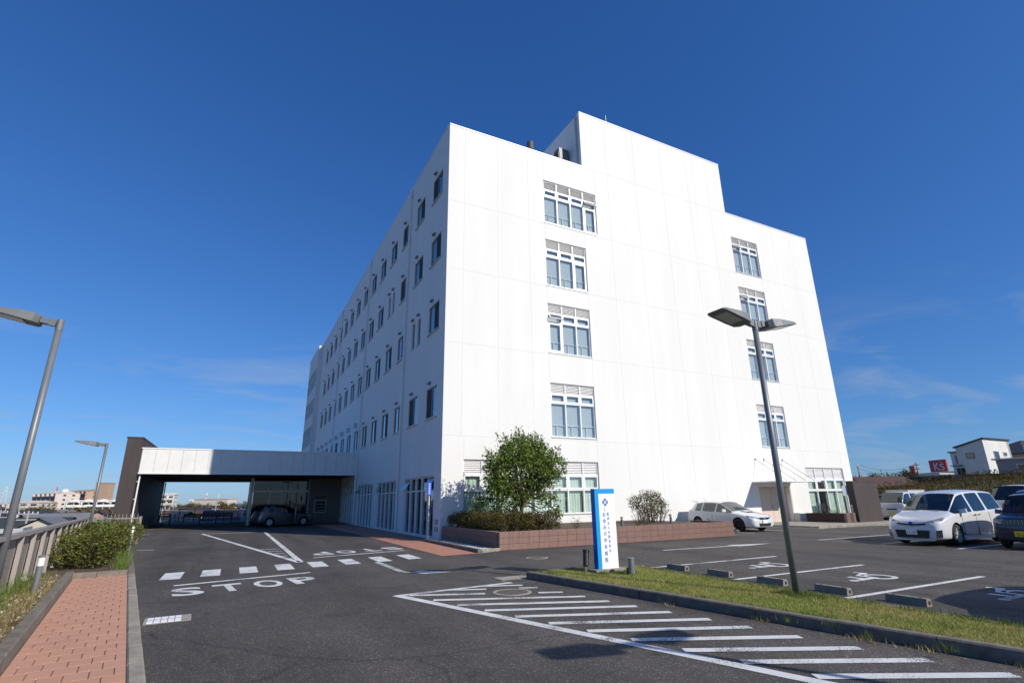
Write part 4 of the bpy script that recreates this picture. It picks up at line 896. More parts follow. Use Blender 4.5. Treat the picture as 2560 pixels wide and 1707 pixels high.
# ---- small signs
t = thing('post_sign', 'slim white post with a vertical blue sign beside the first side window', 'sign', (7.74, 23.16, .0)); part('post', MB().tube((0, 0, 0), (0, 0, 2.45), .025, 8), 'white_metal', t)
b_ = part('board', MB().box(-.10, .08, -.045, -.028, 1.88, 2.46), 'parking_blue', t)
for i in range(6): part('lettering', MB().box(-.045, .025, -.047, -.0455, 2.36 - i * .08, 2.395 - i * .08), 'sign_white', b_)
t = thing('parking_sign', 'blue wheelchair parking sign behind the dark slab wall', 'sign', (35.9, 21.5, .1)); part('post', MB().tube((0, 0, 0), (0, 0, 2.15), .028, 8), 'steel', t)
part('back_plate', MB().box(-.62, -.05, .0, .012, 1.5, 2.12), 'aluminium', t); b_ = part('board', MB().box(-.22, .26, -.035, -.029, 1.57, 2.16), 'parking_blue', t)
wheelchair('sign_white', b_, Matrix.Translation((.02, -.037, 1.86)) @ Matrix.Rotation(radians(90), 4, 'X') @ Matrix.Scale(.32, 4))
t = thing('guard_post', 'grey steel post standing at the kerb left of the slab wall', 'post', (32.25, 19.3, .1)); part('post', MB().tube((0, 0, 0), (0, 0, .95), .05, 12), 'grey_post', t); part('cap', MB().lathe([(.055, 0), (.055, .02), (.001, .035)], (0, 0, .95), 12), 'aluminium', t)

bag = MB(); q = np.random.default_rng(77)
for i in range(5):
    for j in range(8):
        a = 2 * pi * j / 8; r = .085 * sin(pi * (i + .6) / 5.4) * q.uniform(.6, 1.3); bag.v.append((r * cos(a), r * sin(a) * .8, .02 + .17 * i / 4 * q.uniform(.85, 1.15)))
for i in range(4):
    for j in range(8): bag.f.append((i * 8 + j, i * 8 + (j + 1) % 8, (i + 1) * 8 + (j + 1) % 8, (i + 1) * 8 + j))
bag.f.append(tuple(range(32, 40)))
tag(part('plastic_bag', bag, 'sign_white', None, (*pp(8.6, 1.75), .1)), 'crumpled white plastic bag in the weeds left of the hedge', 'bag')

# ================================================================== VEHICLES
def station(x, zc, ze, ye, zb, yb, ym, zs, ys): return dict(x=x, zc=zc, ze=ze, ye=ye, zb=zb, yb=yb, ym=ym, zs=zs, ys=ys)
def car_shell(st, wind, side, rear, wheels, wr, arch, paint, glassm='car_glass', t=None, side_skip=()):
    """cage of cross-sections -> subdivided -> wheel wells cut -> split into body and panes.  x forward, y left"""
    verts = []; faces = []; fm = []
    for s in st:
        zm = (s['zb'] + s['zs']) * .5
        half = [(0, s['zc']), (s['ye'] * .55, s['zc'] - (s['zc'] - s['ze']) * .25), (s['ye'], s['ze']),
                (s['ye'] + (s['yb'] - s['ye']) * .10, s['ze'] + (s['zb'] - s['ze']) * .10), (s['yb'], s['zb']), (s['yb'] + (s['ym'] - s['yb']) * .3 + .004, s['zb'] - min(.05, (s['zb'] - zm) * .3)),
                (s['ym'], zm), (s['ys'] + (s['ym'] - s['ys']) * .6, s['zs'] + .07), (s['ys'] * .94, s['zs']), (0, s['zs'])]
        verts += [(s['x'], y, z) for y, z in half] + [(s['x'], -y, z) for y, z in half[1:-1][::-1]]
    n = 18
    for i in range(len(st) - 1):
        for j in range(n):
            a, b = i * n + j, i * n + (j + 1) % n; faces.append((a, b, b + n, a + n)[::-1])
            seg = j if j < 9 else 17 - j
            m = 0
            if i in wind and seg in (0, 1): m = 1
            if i in rear and seg in (0, 1): m = 1
            if i in side and seg == 3: m = 1
            fm.append(m)
    faces.append(tuple(range(n))); fm.append(0); faces.append(tuple((len(st) - 1) * n + k for k in range(n))[::-1]); fm.append(0)
    me = bpy.data.meshes.new('cage'); me.from_pydata(verts, [], faces)
    for q in (paint, glassm, 'black'): me.materials.append(MATS[q])
    for p_, m in zip(me.polygons, fm): p_.material_index = m
    # crease the window outlines so that panes keep their corners
    at = me.attributes.new('crease_edge', 'FLOAT', 'EDGE'); em = {}
    for p_ in me.polygons:
        for e in p_.edge_keys: em.setdefault(tuple(sorted(e)), set()).add(p_.material_index)
    for e in me.edges:
        if len(em.get(tuple(sorted(e.vertices)), ())) > 1: at.data[e.index].value = 1.0
    vc = me.attributes.new('crease_vert', 'FLOAT', 'POINT'); cnt = {}
    for p_ in me.polygons:
        if p_.material_index == 1:
            for v in p_.vertices: cnt[v] = cnt.get(v, 0) + 1
    for v, k in cnt.items():
        if k == 1: vc.data[v].value = .9
    o = bpy.data.objects.new('cage', me); COL.objects.link(o)
    sm = o.modifiers.new('s', 'SUBSURF'); sm.levels = 2; sm.render_levels = 2
    cm = MB()
    for wx in wheels:
        for sy in (-1, 1):
            y0, y1 = sorted((sy * .52, sy * 1.4)); cm.tube((wx, y0, wr), (wx, y1, wr), arch, 28)
    cme = cm.mesh('cut', ['black', 'black', 'black'])
    for p_ in cme.polygons: p_.material_index = 2
    co = bpy.data.objects.new('cut', cme); COL.objects.link(co)
    bm_ = o.modifiers.new('b', 'BOOLEAN'); bm_.operation = 'DIFFERENCE'; bm_.object = co; bm_.solver = 'EXACT'
    dg = bpy.context.evaluated_depsgraph_get(); dg.update()
    res = bpy.data.meshes.new_from_object(o.evaluated_get(dg)); bpy.data.objects.remove(o); bpy.data.objects.remove(co)
    co_ = [tuple(v.co) for v in res.vertices]; out = {}
    for k, nm in ((0, 'body'), (1, 'window_glass'), (2, 'wheel_well')):
        groups = [p_ for p_ in res.polygons if p_.material_index == k]
        if not groups: continue
        if k == 1:   # each pane its own part
            par = {}
            def find(a):
                while par[a] != a: par[a] = par[par[a]]; a = par[a]
                return a
            for p_ in groups:
                for v in p_.vertices: par.setdefault(v, v)
                r0 = find(p_.vertices[0])
                for v in p_.vertices[1:]: par[find(v)] = r0
            comp = {}
            for p_ in groups: comp.setdefault(find(p_.vertices[0]), []).append(p_)
            lists = list(comp.values())
        else: lists = [groups]
        for g in lists:
            ids = {}; fs = []
            for p_ in g: fs.append(tuple(ids.setdefault(v, len(ids)) for v in p_.vertices))
            vs = [None] * len(ids)
            for v, i in ids.items(): vs[i] = co_[v]
            mb = MB(); mb.add(vs, fs); ob_ = part(nm, mb, (paint, glassm, 'black')[k], t); smooth_by(ob_, 38)
    return t
WHM = {}
def wheel_meshes(r, w, ns, rimm):
    key = (r, w, ns, rimm)
    if key in WHM: return WHM[key]
    ty = MB().lathe([(r * .66, -w / 2), (r * .9, -w / 2), (r * .985, -w * .36), (r, -w * .2), (r, w * .2), (r * .985, w * .36), (r * .9, w / 2), (r * .66, w / 2), (r * .64, 0), (r * .66, -w / 2)], n=32, axis='y').mesh('tyre', 'rubber', True)
    rm = MB().lathe([(r * .67, -w * .46), (r * .62, -w * .46), (r * .58, -w * .2), (r * .2, -w * .2), (r * .2, w * .1), (r * .67, w * .1)], n=28, axis='y')
    for i in range(ns):
        a = 2 * pi * i / ns; c_, s_ = cos(a), sin(a); q = []
        for yy in (-w * .44, -w * .25):
            for rr, tt in ((r * .10, r * .085), (r * .64, r * .06)):
                q += [(rr * c_ - tt * s_, yy, rr * s_ + tt * c_), (rr * c_ + tt * s_, yy, rr * s_ - tt * c_)]
        rm.add(q, [(0, 1, 3, 2), (4, 6, 7, 5), (0, 2, 6, 4), (1, 5, 7, 3), (2, 3, 7, 6)])
    rm.lathe([(.001, -w * .46), (r * .15, -w * .45), (r * .16, -w * .3)], n=12, axis='y')
    disc = MB().lathe([(.001, -w * .12), (r * .6, -w * .12)], n=20, axis='y').mesh('brake_disc', 'black')
    WHM[key] = (ty, rm.mesh('rim', rimm), disc); return WHM[key]
def wheels(t, xs, y, r, w, ns=7, rimm='steel', steer=0):
    ty, rm, disc = wheel_meshes(r, w, ns, rimm)
    for i, x in enumerate(xs):
        for s in (-1, 1):
            h = link('wheel', disc, t, (x, s * y, r), (0, 0, (0 if s < 0 else pi) + (steer if i == 0 else 0)))
            link('tyre', ty, h); link('rim', rm, h)
def patch(pts, d, th=.02):
    """small closed slab from a front outline (list of 3-D points) pushed back along d"""
    mb = MB(); n = len(pts); d = Vector(d) * th
    return mb.add([tuple(p_) for p_ in pts] + [tuple(Vector(p_) + d) for p_ in pts], [tuple(range(n)), tuple(range(n, 2 * n))[::-1]] + [(i, n + i, n + (i + 1) % n, (i + 1) % n) for i in range(n)])
def mirror_pair(t, name, mbf, m):
    for s in (1, -1):
        mb = mbf(); 
        if s < 0: mb.v = [(x, -y, z) for x, y, z in mb.v]; mb.f = [f[::-1] for f in mb.f]
        part(name, mb, m, t)
def door_mirror(t, x, y, z, m):
    def f():
        mb = MB().add([(x, y, z), (x - .10, y, z), (x - .12, y + .20, z + .02), (x - .02, y + .21, z + .02), (x, y, z + .13), (x - .10, y, z + .12), (x - .12, y + .18, z + .16), (x - .03, y + .19, z + .16)],
                      [(0, 3, 2, 1), (4, 5, 6, 7), (0, 4, 7, 3), (1, 2, 6, 5), (0, 1, 5, 4), (3, 7, 6, 2)]); return mb
    mirror_pair(t, 'door_mirror', f, m)
def plate(t, x, z, m, txt, facing=1, ink='plate_green'):
    p_ = part('licence_plate', MB().box(min(x, x + .012 * facing), max(x, x + .012 * facing), -.165, .165, z - .082, z + .082), m, t)
    if txt:
        me = scale_mesh(text_mb(txt, 1, ink), .235, .082); link('plate_number', me, p_, (x + .0135 * facing, 0, z - .018), (radians(90), 0, radians(90) * facing))
    return p_
def cabin(t, x0, x1, w, z0):
    part('dashboard', MB().box(x1 - .05, x1 + .45, -w, w, z0 + .30, z0 + .52), 'black', t)
    for xs in (x1 - .75, x0 + .35):
        for s in (-.36, .36):
            part('seat', MB().box(xs, xs + .5, s - .24, s + .24, z0, z0 + .28).add([(xs - .12, s - .24, z0 + .28), (xs + .02, s - .24, z0 + .28), (xs + .02, s + .24, z0 + .28), (xs - .12, s + .24, z0 + .28), (xs - .26, s - .2, z0 + .9), (xs - .14, s - .2, z0 + .9), (xs - .14, s + .2, z0 + .9), (xs - .26, s + .2, z0 + .9)], [(0, 3, 2, 1), (4, 5, 6, 7), (0, 1, 5, 4), (1, 2, 6, 5), (2, 3, 7, 6), (3, 0, 4, 7)]), 'seat_cloth', t)

def minivan(label, loc, rz, paint, group=None, full=True):
    t = thing('minivan', label, 'minivan', loc, rz, group); S = station
    st = [S(2.42, .60, .58, .40, .54, .52, .58, .26, .52), S(2.36, .76, .73, .56, .68, .70, .74, .19, .70), S(2.16, .86, .83, .64, .78, .80, .86, .17, .80), S(1.80, .96, .93, .68, .88, .86, .895, .17, .84),
          S(1.42, 1.05, 1.02, .72, .97, .875, .90, .17, .85), S(1.36, 1.09, 1.05, .72, .975, .877, .90, .17, .85), S(.62, 1.58, 1.54, .66, 1.0, .885, .90, .17, .85), S(.52, 1.63, 1.59, .66, 1.005, .886, .90, .17, .85), S(.15, 1.71, 1.665, .68, 1.02, .888, .90, .17, .85), S(.05, 1.72, 1.675, .68, 1.02, .888, .90, .17, .85),
          S(-.85, 1.755, 1.705, .68, 1.05, .888, .90, .17, .85), S(-.97, 1.755, 1.705, .68, 1.055, .888, .90, .17, .85), S(-1.75, 1.735, 1.68, .66, 1.09, .875, .895, .17, .84), S(-2.05, 1.70, 1.64, .64, 1.10, .86, .885, .19, .83), S(-2.22, 1.55, 1.50, .66, 1.08, .84, .87, .21, .80), S(-2.36, 1.05, 1.02, .66, .95, .80, .83, .24, .76), S(-2.42, .75, .73, .55, .65, .68, .72, .30, .64)]
    car_shell(st, {5, 6}, {5, 6, 7, 9, 11, 12}, {13, 14}, (1.42, -1.45), .33, .385, paint, t=t)
    wheels(t, (1.42, -1.45), .79, .33, .215, 7, 'aluminium')
    cabin(t, -1.2, .55, .7, .45)
    mirror_pair(t, 'headlight', lambda: patch([(2.34, .36, .74), (2.26, .62, .80), (2.04, .815, .885), (1.94, .845, .88), (2.10, .83, .77), (2.32, .66, .70), (2.395, .42, .69)], (-1, -.3, 0), .05), 'headlamp')
    part('grille', patch([(2.385, .43, .705), (2.425, 0, .665), (2.385, -.43, .705), (2.405, -.43, .655), (2.445, 0, .615), (2.405, .43, .655)], (-1, 0, 0), .05), 'black_gloss', t)
    part('emblem', MB().lathe([(.001, .012), (.05, .012), (.065, 0)], (0, 0, 0), 16).xf(Matrix.Translation((2.42, 0, .705)) @ Matrix.Rotation(radians(80), 4, 'Y') @ Matrix.Diagonal((.7, 1.15, 1, 1))), 'parking_blue', t)
    part('air_intake', patch([(2.44, -.52, .48), (2.44, .52, .48), (2.44, .47, .25), (2.44, -.47, .25)], (-1, 0, 0), .06), 'black', t)
    mirror_pair(t, 'fog_lamp', lambda: patch([(2.36, .70, .48), (2.27, .81, .50), (2.30, .80, .27), (2.39, .68, .27)], (-1, 0, 0), .06), 'black_gloss')
    part('bumper_lip', patch([(2.40, .62, .235), (2.455, .3, .215), (2.455, -.3, .215), (2.40, -.62, .235), (2.40, -.62, .18), (2.455, -.3, .165), (2.455, .3, .165), (2.40, .62, .18)], (-1, 0, 0), .08), paint, t)
    plate(t, 2.452, .425, 'plate_white', '11-29')
    door_mirror(t, .98, .86, .98, paint)
    mirror_pair(t, 'door_handle', lambda: MB().box(-.02, .17, .893, .917, .905, .935), 'chrome'); mirror_pair(t, 'door_handle', lambda: MB().box(-.32, -.12, .893, .917, .91, .94), 'chrome')
    mirror_pair(t, 'tail_light', lambda: patch([(-2.26, .80, 1.08), (-2.0, .875, 1.10), (-2.05, .88, .86), (-2.34, .78, .84)], (1, -.2, 0), .05), 'tail_red')
    mirror_pair(t, 'side_sill', lambda: MB().box(-1.02, 1.0, .80, .905, .165, .255), paint)
    mirror_pair(t, 'door_seam', lambda: MB().box(-.018, -.012, .88, .9035, .27, .96), 'black'); mirror_pair(t, 'door_seam', lambda: MB().box(.952, .958, .88, .9025, .30, .90), 'black'); mirror_pair(t, 'door_seam', lambda: MB().box(-.998, -.992, .88, .9035, .45, .98), 'black')
    part('wiper', MB().path([(1.40, .5, 1.075), (1.30, -.1, 1.14)], .009, 5).path([(1.40, -.15, 1.085), (1.28, -.62, 1.13)], .009, 5), 'black', t)
    return t
minivan('white minivan with dark windows parked beside the navy car at the right', (23.1, 10.5, .001), pi, 'car_white').scale = (1, 1, 1.03)
minivan('white minivan parked beyond the right edge of the photo, only its shadow in view', (12.1, 2.35, .001), pi, 'car_white_plain')

def hatchback(label, loc, rz, paint, scoop=False, spoiler=False, platem='plate_white', ptxt=None, rim='steel', L=1.0, Hh=1.0, tail=True, ns=5, open_door=False):
    t = thing('hatchback_car', label, 'car', loc, rz); S = station
    st = [S(2.18, .52, .50, .40, .46, .52, .56, .25, .50), S(2.12, .68, .65, .56, .60, .70, .74, .19, .68), S(1.92, .78, .75, .64, .70, .80, .85, .17, .78), S(1.5, .87, .84, .68, .79, .85, .865, .17, .82), S(1.0, .95, .915, .70, .86, .865, .87, .17, .83), S(.94, .97, .93, .70, .865, .865, .87, .17, .83),
          S(.22, 1.35, 1.30, .60, .90, .868, .87, .17, .83), S(.13, 1.40, 1.35, .60, .905, .868, .87, .17, .83), S(-.02, 1.43, 1.38, .60, .91, .868, .87, .17, .83), S(-.10, 1.44, 1.39, .60, .91, .868, .87, .17, .83), S(-.95, 1.46, 1.41, .59, .94, .868, .87, .17, .83), S(-1.03, 1.455, 1.405, .59, .945, .866, .87, .17, .83),
          S(-1.45, 1.42, 1.365, .57, .965, .855, .865, .18, .82), S(-1.62, 1.39, 1.335, .56, .97, .84, .855, .19, .81), S(-1.98, 1.05, 1.01, .58, .93, .79, .83, .21, .77), S(-2.12, .80, .77, .58, .72, .74, .78, .24, .72), S(-2.18, .60, .58, .5, .52, .62, .64, .3, .6)]
    for s in st:
        s['x'] *= L
        for k in ('zc', 'ze'): s[k] = s[k] if s['x'] > .98 * L else s[k] * Hh
    car_shell(st, {5, 6}, {5, 6, 7, 9, 11}, {13}, (1.32 * L, -1.30 * L), .315, .37, paint, t=t)
    wheels(t, (1.32 * L, -1.30 * L), .755, .315, .20, ns, rim)
    cabin(t, -1.1 * L, .2 * L, .62, .38)
    mirror_pair(t, 'headlight', lambda: patch([(2.13 * L, .38, .66), (2.02 * L, .66, .715), (1.82 * L, .80, .765), (1.86 * L, .815, .69), (2.09 * L, .66, .60), (2.16 * L, .42, .59)], (-1, -.3, 0), .05), 'headlamp')
    part('grille', patch([(2.165 * L, .34, .66), (2.165 * L, -.34, .66), (2.19 * L, -.30, .575), (2.19 * L, .30, .575)], (-1, 0, 0), .05), 'black_gloss', t)
    part('emblem', MB().lathe([(.001, .012), (.05, .012), (.06, 0)], (0, 0, 0), 14).xf(Matrix.Translation((2.18 * L, 0, .618)) @ Matrix.Rotation(radians(80), 4, 'Y') @ Matrix.Diagonal((.55, 1.1, 1, 1))), 'chrome', t)
    part('air_intake', patch([(2.195 * L, -.42, .40), (2.195 * L, .42, .40), (2.195 * L, .36, .27), (2.195 * L, -.36, .27)], (-1, 0, 0), .06), 'black', t)
    mirror_pair(t, 'fog_lamp', lambda: patch([(2.13 * L, .58, .41), (2.06 * L, .72, .42), (2.08 * L, .71, .32), (2.15 * L, .57, .31)], (-1, 0, 0), .06), 'headlamp')
    plate(t, 2.20 * L, .475, platem, ptxt)
    door_mirror(t, .62 * L, .83, .90, paint)
    mirror_pair(t, 'door_handle', lambda: MB().box(-.02, .15, .863, .885, .80, .825), paint); mirror_pair(t, 'door_handle', lambda: MB().box(-.95 * L, -.79 * L, .863, .885, .83, .855), paint)
    mirror_pair(t, 'door_seam', lambda: MB().box(-.068, -.062, .85, .8715, .26, .86), 'black'); mirror_pair(t, 'door_seam', lambda: MB().box(.802 * L, .808 * L, .85, .8705, .28, .80), 'black')
    mirror_pair(t, 'tail_light', lambda: patch([(-1.98 * L, .73, .98 * Hh), (-1.72 * L, .83, .97 * Hh), (-1.82 * L, .835, .78), (-2.07 * L, .72, .76)], (1, -.2, 0), .05), 'tail_red')
    mirror_pair(t, 'side_sill', lambda: MB().box(-.9 * L, .9 * L, .78, .872, .16, .24), paint)
    part('antenna', MB().tube((-1.35 * L, 0, 1.42 * Hh), (-1.6 * L, 0, 1.62 * Hh), .006, 5), 'black', t)
    if scoop: part('bonnet_scoop', MB().add([(1.42, -.22, .865), (1.42, .22, .865), (1.0, .26, .94), (1.0, -.26, .94), (1.38, -.2, .935), (1.38, .2, .935), (1.0, .24, .985), (1.0, -.24, .985)], [(4, 5, 6, 7), (0, 4, 7, 3), (1, 2, 6, 5), (2, 3, 7, 6)]), paint, t); part('scoop_opening', MB().add([(1.41, -.2, .873), (1.41, .2, .873), (1.385, .19, .93), (1.385, -.19, .93)], [(0, 1, 2, 3)]), 'black', t)
    if spoiler: part('roof_spoiler', patch([(-1.50, .52, 1.43), (-1.80, .54, 1.44), (-1.80, -.54, 1.44), (-1.50, -.52, 1.43)], (0, 0, -1), .04), paint, t)
    if open_door:
        d = part('front_door', patch([(0, 0, .28), (-.85, 0, .28), (-.88, 0, .88), (-.80, 0, 1.38), (-.30, 0, 1.34), (0, 0, .9)], (0, 1, 0), .06), paint, t, (.80 * L, -.87, 0), (0, 0, radians(58)))
        part('door_window', patch([(-.1, -.004, .92), (-.82, -.004, .92), (-.76, -.004, 1.32), (-.32, -.004, 1.28)], (0, 1, 0), .068), 'dark_glass', d); part('door_trim', patch([(-.05, .062, .35), (-.8, .062, .35), (-.8, .062, .85), (-.05, .062, .85)], (0, 1, 0), .02), 'black', d)
    return t
hatchback('white hatchback with bonnet scoop parked against the hospital wall by the service door', (23.25, 20.42, .001), radians(-90), 'car_white', scoop=True, spoiler=True, rim='black_gloss', ns=10)
hatchback('silver compact car with its front door open under the entrance canopy', (3.45, 44.5, .007), radians(17), 'car_silver', L=.95, Hh=1.06, ns=8, rim='aluminium', open_door=True)
minivan('maroon minivan parked behind the navy car at the right edge', (31.6, 10.6, .001), pi, 'car_maroon').scale = (1, 1, 1.05)

def boxcar(name, label, cat, loc, rz, paint, platem='plate_yellow', txt=None, kind='suv', L=1.0):
    """upright kei-class vehicle with a short bonnet (suv) or a flat nose (van)"""
    t = thing(name, label, cat, loc, rz); S = station
    if kind == 'suv':
        st = [S(1.69, .66, .64, .45, .58, .56, .60, .28, .54), S(1.66, .86, .84, .58, .78, .66, .69, .22, .62), S(1.5, .97, .95, .62, .9, .71, .73, .2, .68), S(1.05, 1.02, 1.0, .64, .95, .725, .735, .2, .69), S(.98, 1.05, 1.03, .64, .955, .725, .735, .2, .69), S(.62, 1.52, 1.48, .58, .98, .725, .735, .2, .69), S(.52, 1.60, 1.56, .58, .98, .725, .735, .2, .69), S(.1, 1.65, 1.61, .59, .98, .725, .735, .2, .69), S(.02, 1.65, 1.61, .59, .98, .725, .735, .2, .69), S(-.8, 1.66, 1.62, .59, .99, .725, .735, .2, .69), S(-.88, 1.66, 1.62, .59, .99, .725, .735, .2, .69), S(-1.4, 1.65, 1.60, .58, 1.0, .715, .73, .2, .68), S(-1.58, 1.58, 1.53, .58, 1.0, .70, .72, .22, .66), S(-1.67, 1.05, 1.02, .58, .95, .67, .69, .26, .62), S(-1.69, .8, .78, .5, .7, .6, .62, .3, .55)]
        wi, si, re = {4, 5}, {4, 5, 6, 8, 10}, {12}; nose = 1.70
    else:
        st = [S(1.69, .80, .78, .5, .7, .60, .64, .34, .58), S(1.66, 1.0, .98, .60, .93, .68, .70, .28, .64), S(1.60, 1.12, 1.10, .62, 1.03, .70, .72, .26, .66), S(1.57, 1.15, 1.13, .62, 1.05, .70, .72, .26, .66), S(1.15, 1.72, 1.68, .60, 1.06, .715, .73, .25, .68), S(1.05, 1.78, 1.74, .60, 1.06, .72, .73, .25, .68), S(.45, 1.82, 1.78, .61, 1.06, .72, .73, .25, .68), S(.35, 1.82, 1.78, .61, 1.06, .72, .73, .25, .68), S(-.6, 1.82, 1.78, .61, 1.06, .72, .73, .25, .68), S(-.7, 1.82, 1.78, .61, 1.06, .72, .73, .25, .68), S(-1.55, 1.80, 1.75, .60, 1.06, .71, .72, .25, .67), S(-1.65, 1.70, 1.65, .60, 1.04, .70, .71, .26, .66), S(-1.69, 1.2, 1.15, .58, 1.0, .66, .68, .3, .6)]
        wi, si, re = {3, 4}, {3, 4, 5, 7, 9}, set(); nose = 1.70
    for s in st: s['x'] *= L
    car_shell(st, wi, si, re, (1.12 * L, -1.12 * L), .28, .33, paint, 'dark_glass' if kind == 'suv' else 'car_glass', t=t)
    wheels(t, (1.12 * L, -1.12 * L), .645, .28, .155, 6, 'aluminium'); cabin(t, -.9, .45 if kind == 'suv' else .9, .5, .45)
    nx = nose * L
    mirror_pair(t, 'headlight', lambda: patch([(nx, .40, .88), (nx - .06, .64, .88), (nx - .10, .68, .76), (nx + .01, .42, .74)] if kind == 'suv' else [(nx - .01, .44, .86), (nx - .05, .64, .88), (nx - .06, .665, .72), (nx, .46, .72)], (-1, 0, 0), .06), 'headlamp')
    if kind == 'suv':
        g = part('grille', patch([(nx + .012, -.40, .87), (nx + .012, .40, .87), (nx + .02, .40, .72), (nx + .02, -.40, .72)], (-1, 0, 0), .06), 'black_gloss', t)
        for k in range(9): part('grille_bar', MB().box(nx + .01, nx + .03, -.37 + k * .09, -.355 + k * .09, .73, .86), 'steel', g)
        part('bumper_trim', patch([(nx + .02, -.6, .66), (nx + .03, -.35, .58), (nx + .03, .35, .58), (nx + .02, .6, .66), (nx + .02, .6, .63), (nx + .03, .35, .55), (nx + .03, -.35, .55), (nx + .02, -.6, .63)], (-1, 0, 0), .05), 'car_navy', t)
    else: part('grille', patch([(nx + .005, -.30, .80), (nx + .005, .30, .80), (nx + .005, .28, .74), (nx + .005, -.28, .74)], (-1, 0, 0), .04), 'black', t); part('bumper', MB().box(nx - .08, nx + .03, -.62, .62, .36, .56), 'car_white_plain', t)
    part('lower_intake', patch([(nx + .012, -.45, .46), (nx + .012, .45, .46), (nx + .012, .4, .32), (nx + .012, -.4, .32)], (-1, 0, 0), .05), 'black', t)
    plate(t, nx + .035, .46, platem, txt, ink='plate_ink'); door_mirror(t, .75 * L if kind == 'suv' else 1.12 * L, .70, 1.0, paint)
    part('wiper', MB().path([((1.0 if kind == 'suv' else 1.6) * L, .35, (1.07 if kind == 'suv' else 1.18)), ((.96 if kind == 'suv' else 1.56) * L, -.25, (1.11 if kind == 'suv' else 1.22))], .008, 5), 'black', t)
    return t
boxcar('compact_suv', 'dark navy boxy car with yellow plate cut by the right edge', 'car', (23.1, 7.85, .001), pi, 'car_navy', txt='20-26')
boxcar('compact_van', 'white kei van with yellow plate seen left of the white minivan', 'van', (38.2, 19.6, .001), radians(186), 'car_white_plain', txt=None, kind='van')
boxcar('compact_van', 'white van whose long roof shows above the minivan and maroon car', 'van', (37.0, 13.0, .001), pi, 'car_white_plain', kind='van', L=1.35).scale = (1, 1.12, 1.13)
boxcar('compact_suv', 'navy car half hidden between the slab wall and the white kei van', 'car', (43.5, 23.2, .001), pi, 'car_navy', kind='suv')
# small box truck behind the kei van: only its white load box shows
t = thing('box_truck', 'white truck load box showing above the kei van roof', 'truck', (48.0, 24.6, .001), radians(185))
part('load_box', MB().box(-2.4, .6, -.78, .78, .62, 1.92), 'car_white_plain', t); part('box_frame', MB().box(-2.42, .62, -.8, .8, 1.922, 1.98).box(.602, .64, -.8, .8, .6, 1.92), 'aluminium', t); part('cab', MB().prism([(.7, .3), (1.75, .3), (1.7, 1.05), (1.35, 1.75), (.7, 1.8)], -.7, .7).xf(Matrix.Rotation(radians(90), 4, 'X')), 'car_white_plain', t); part('windscreen', patch([(1.71, -.6, 1.1), (1.71, .6, 1.1), (1.40, .55, 1.68), (1.40, -.55, 1.68)], (-1, 0, 0), .03), 'dark_glass', t)
part('chassis', MB().box(-2.4, 1.6, -.4, .4, .35, .6), 'black', t); wheels(t, (1.2, -1.6), .66, .28, .16, 6, 'aluminium')

# ================================================================== TOWN BELOW AND HOUSES ON THE BANK
HC = {'roof_slate': (.045, .05, .06), 'roof_brown': (.10, .055, .04), 'roof_pale': (.17, .175, .19), 'roof_navy': (.025, .035, .07), 'wall_cream': (.55, .50, .42), 'wall_white': (.68, .67, .64), 'wall_grey': (.32, .32, .34), 'wall_blue': (.22, .30, .40), 'wall_rose': (.42, .26, .24), 'wall_tan': (.48, .32, .22), 'apt_cream': (.62, .54, .47), 'apt_brown': (.45, .31, .22), 'apt_white': (.72, .69, .64), 'apt_dark': (.16, .16, .19), 'roof_red': (.38, .09, .06)}
for k, c_ in HC.items(): mat(k, c_, .75, var=.3, scale=.8)
mat('roof_slate', (.045, .05, .06)); mat('shop_red', (.62, .018, .03), .45); mat('tower_red', (.55, .08, .06), .6); mat('wire', (.03, .03, .03), .6); mat('pole_concrete', (.36, .35, .33), .9); mat('hazed_steel', (.55, .56, .58), .5)  # far steel is paled, its colour standing in for distance haze
glass('far_glass', (.12, .16, .2), .10)
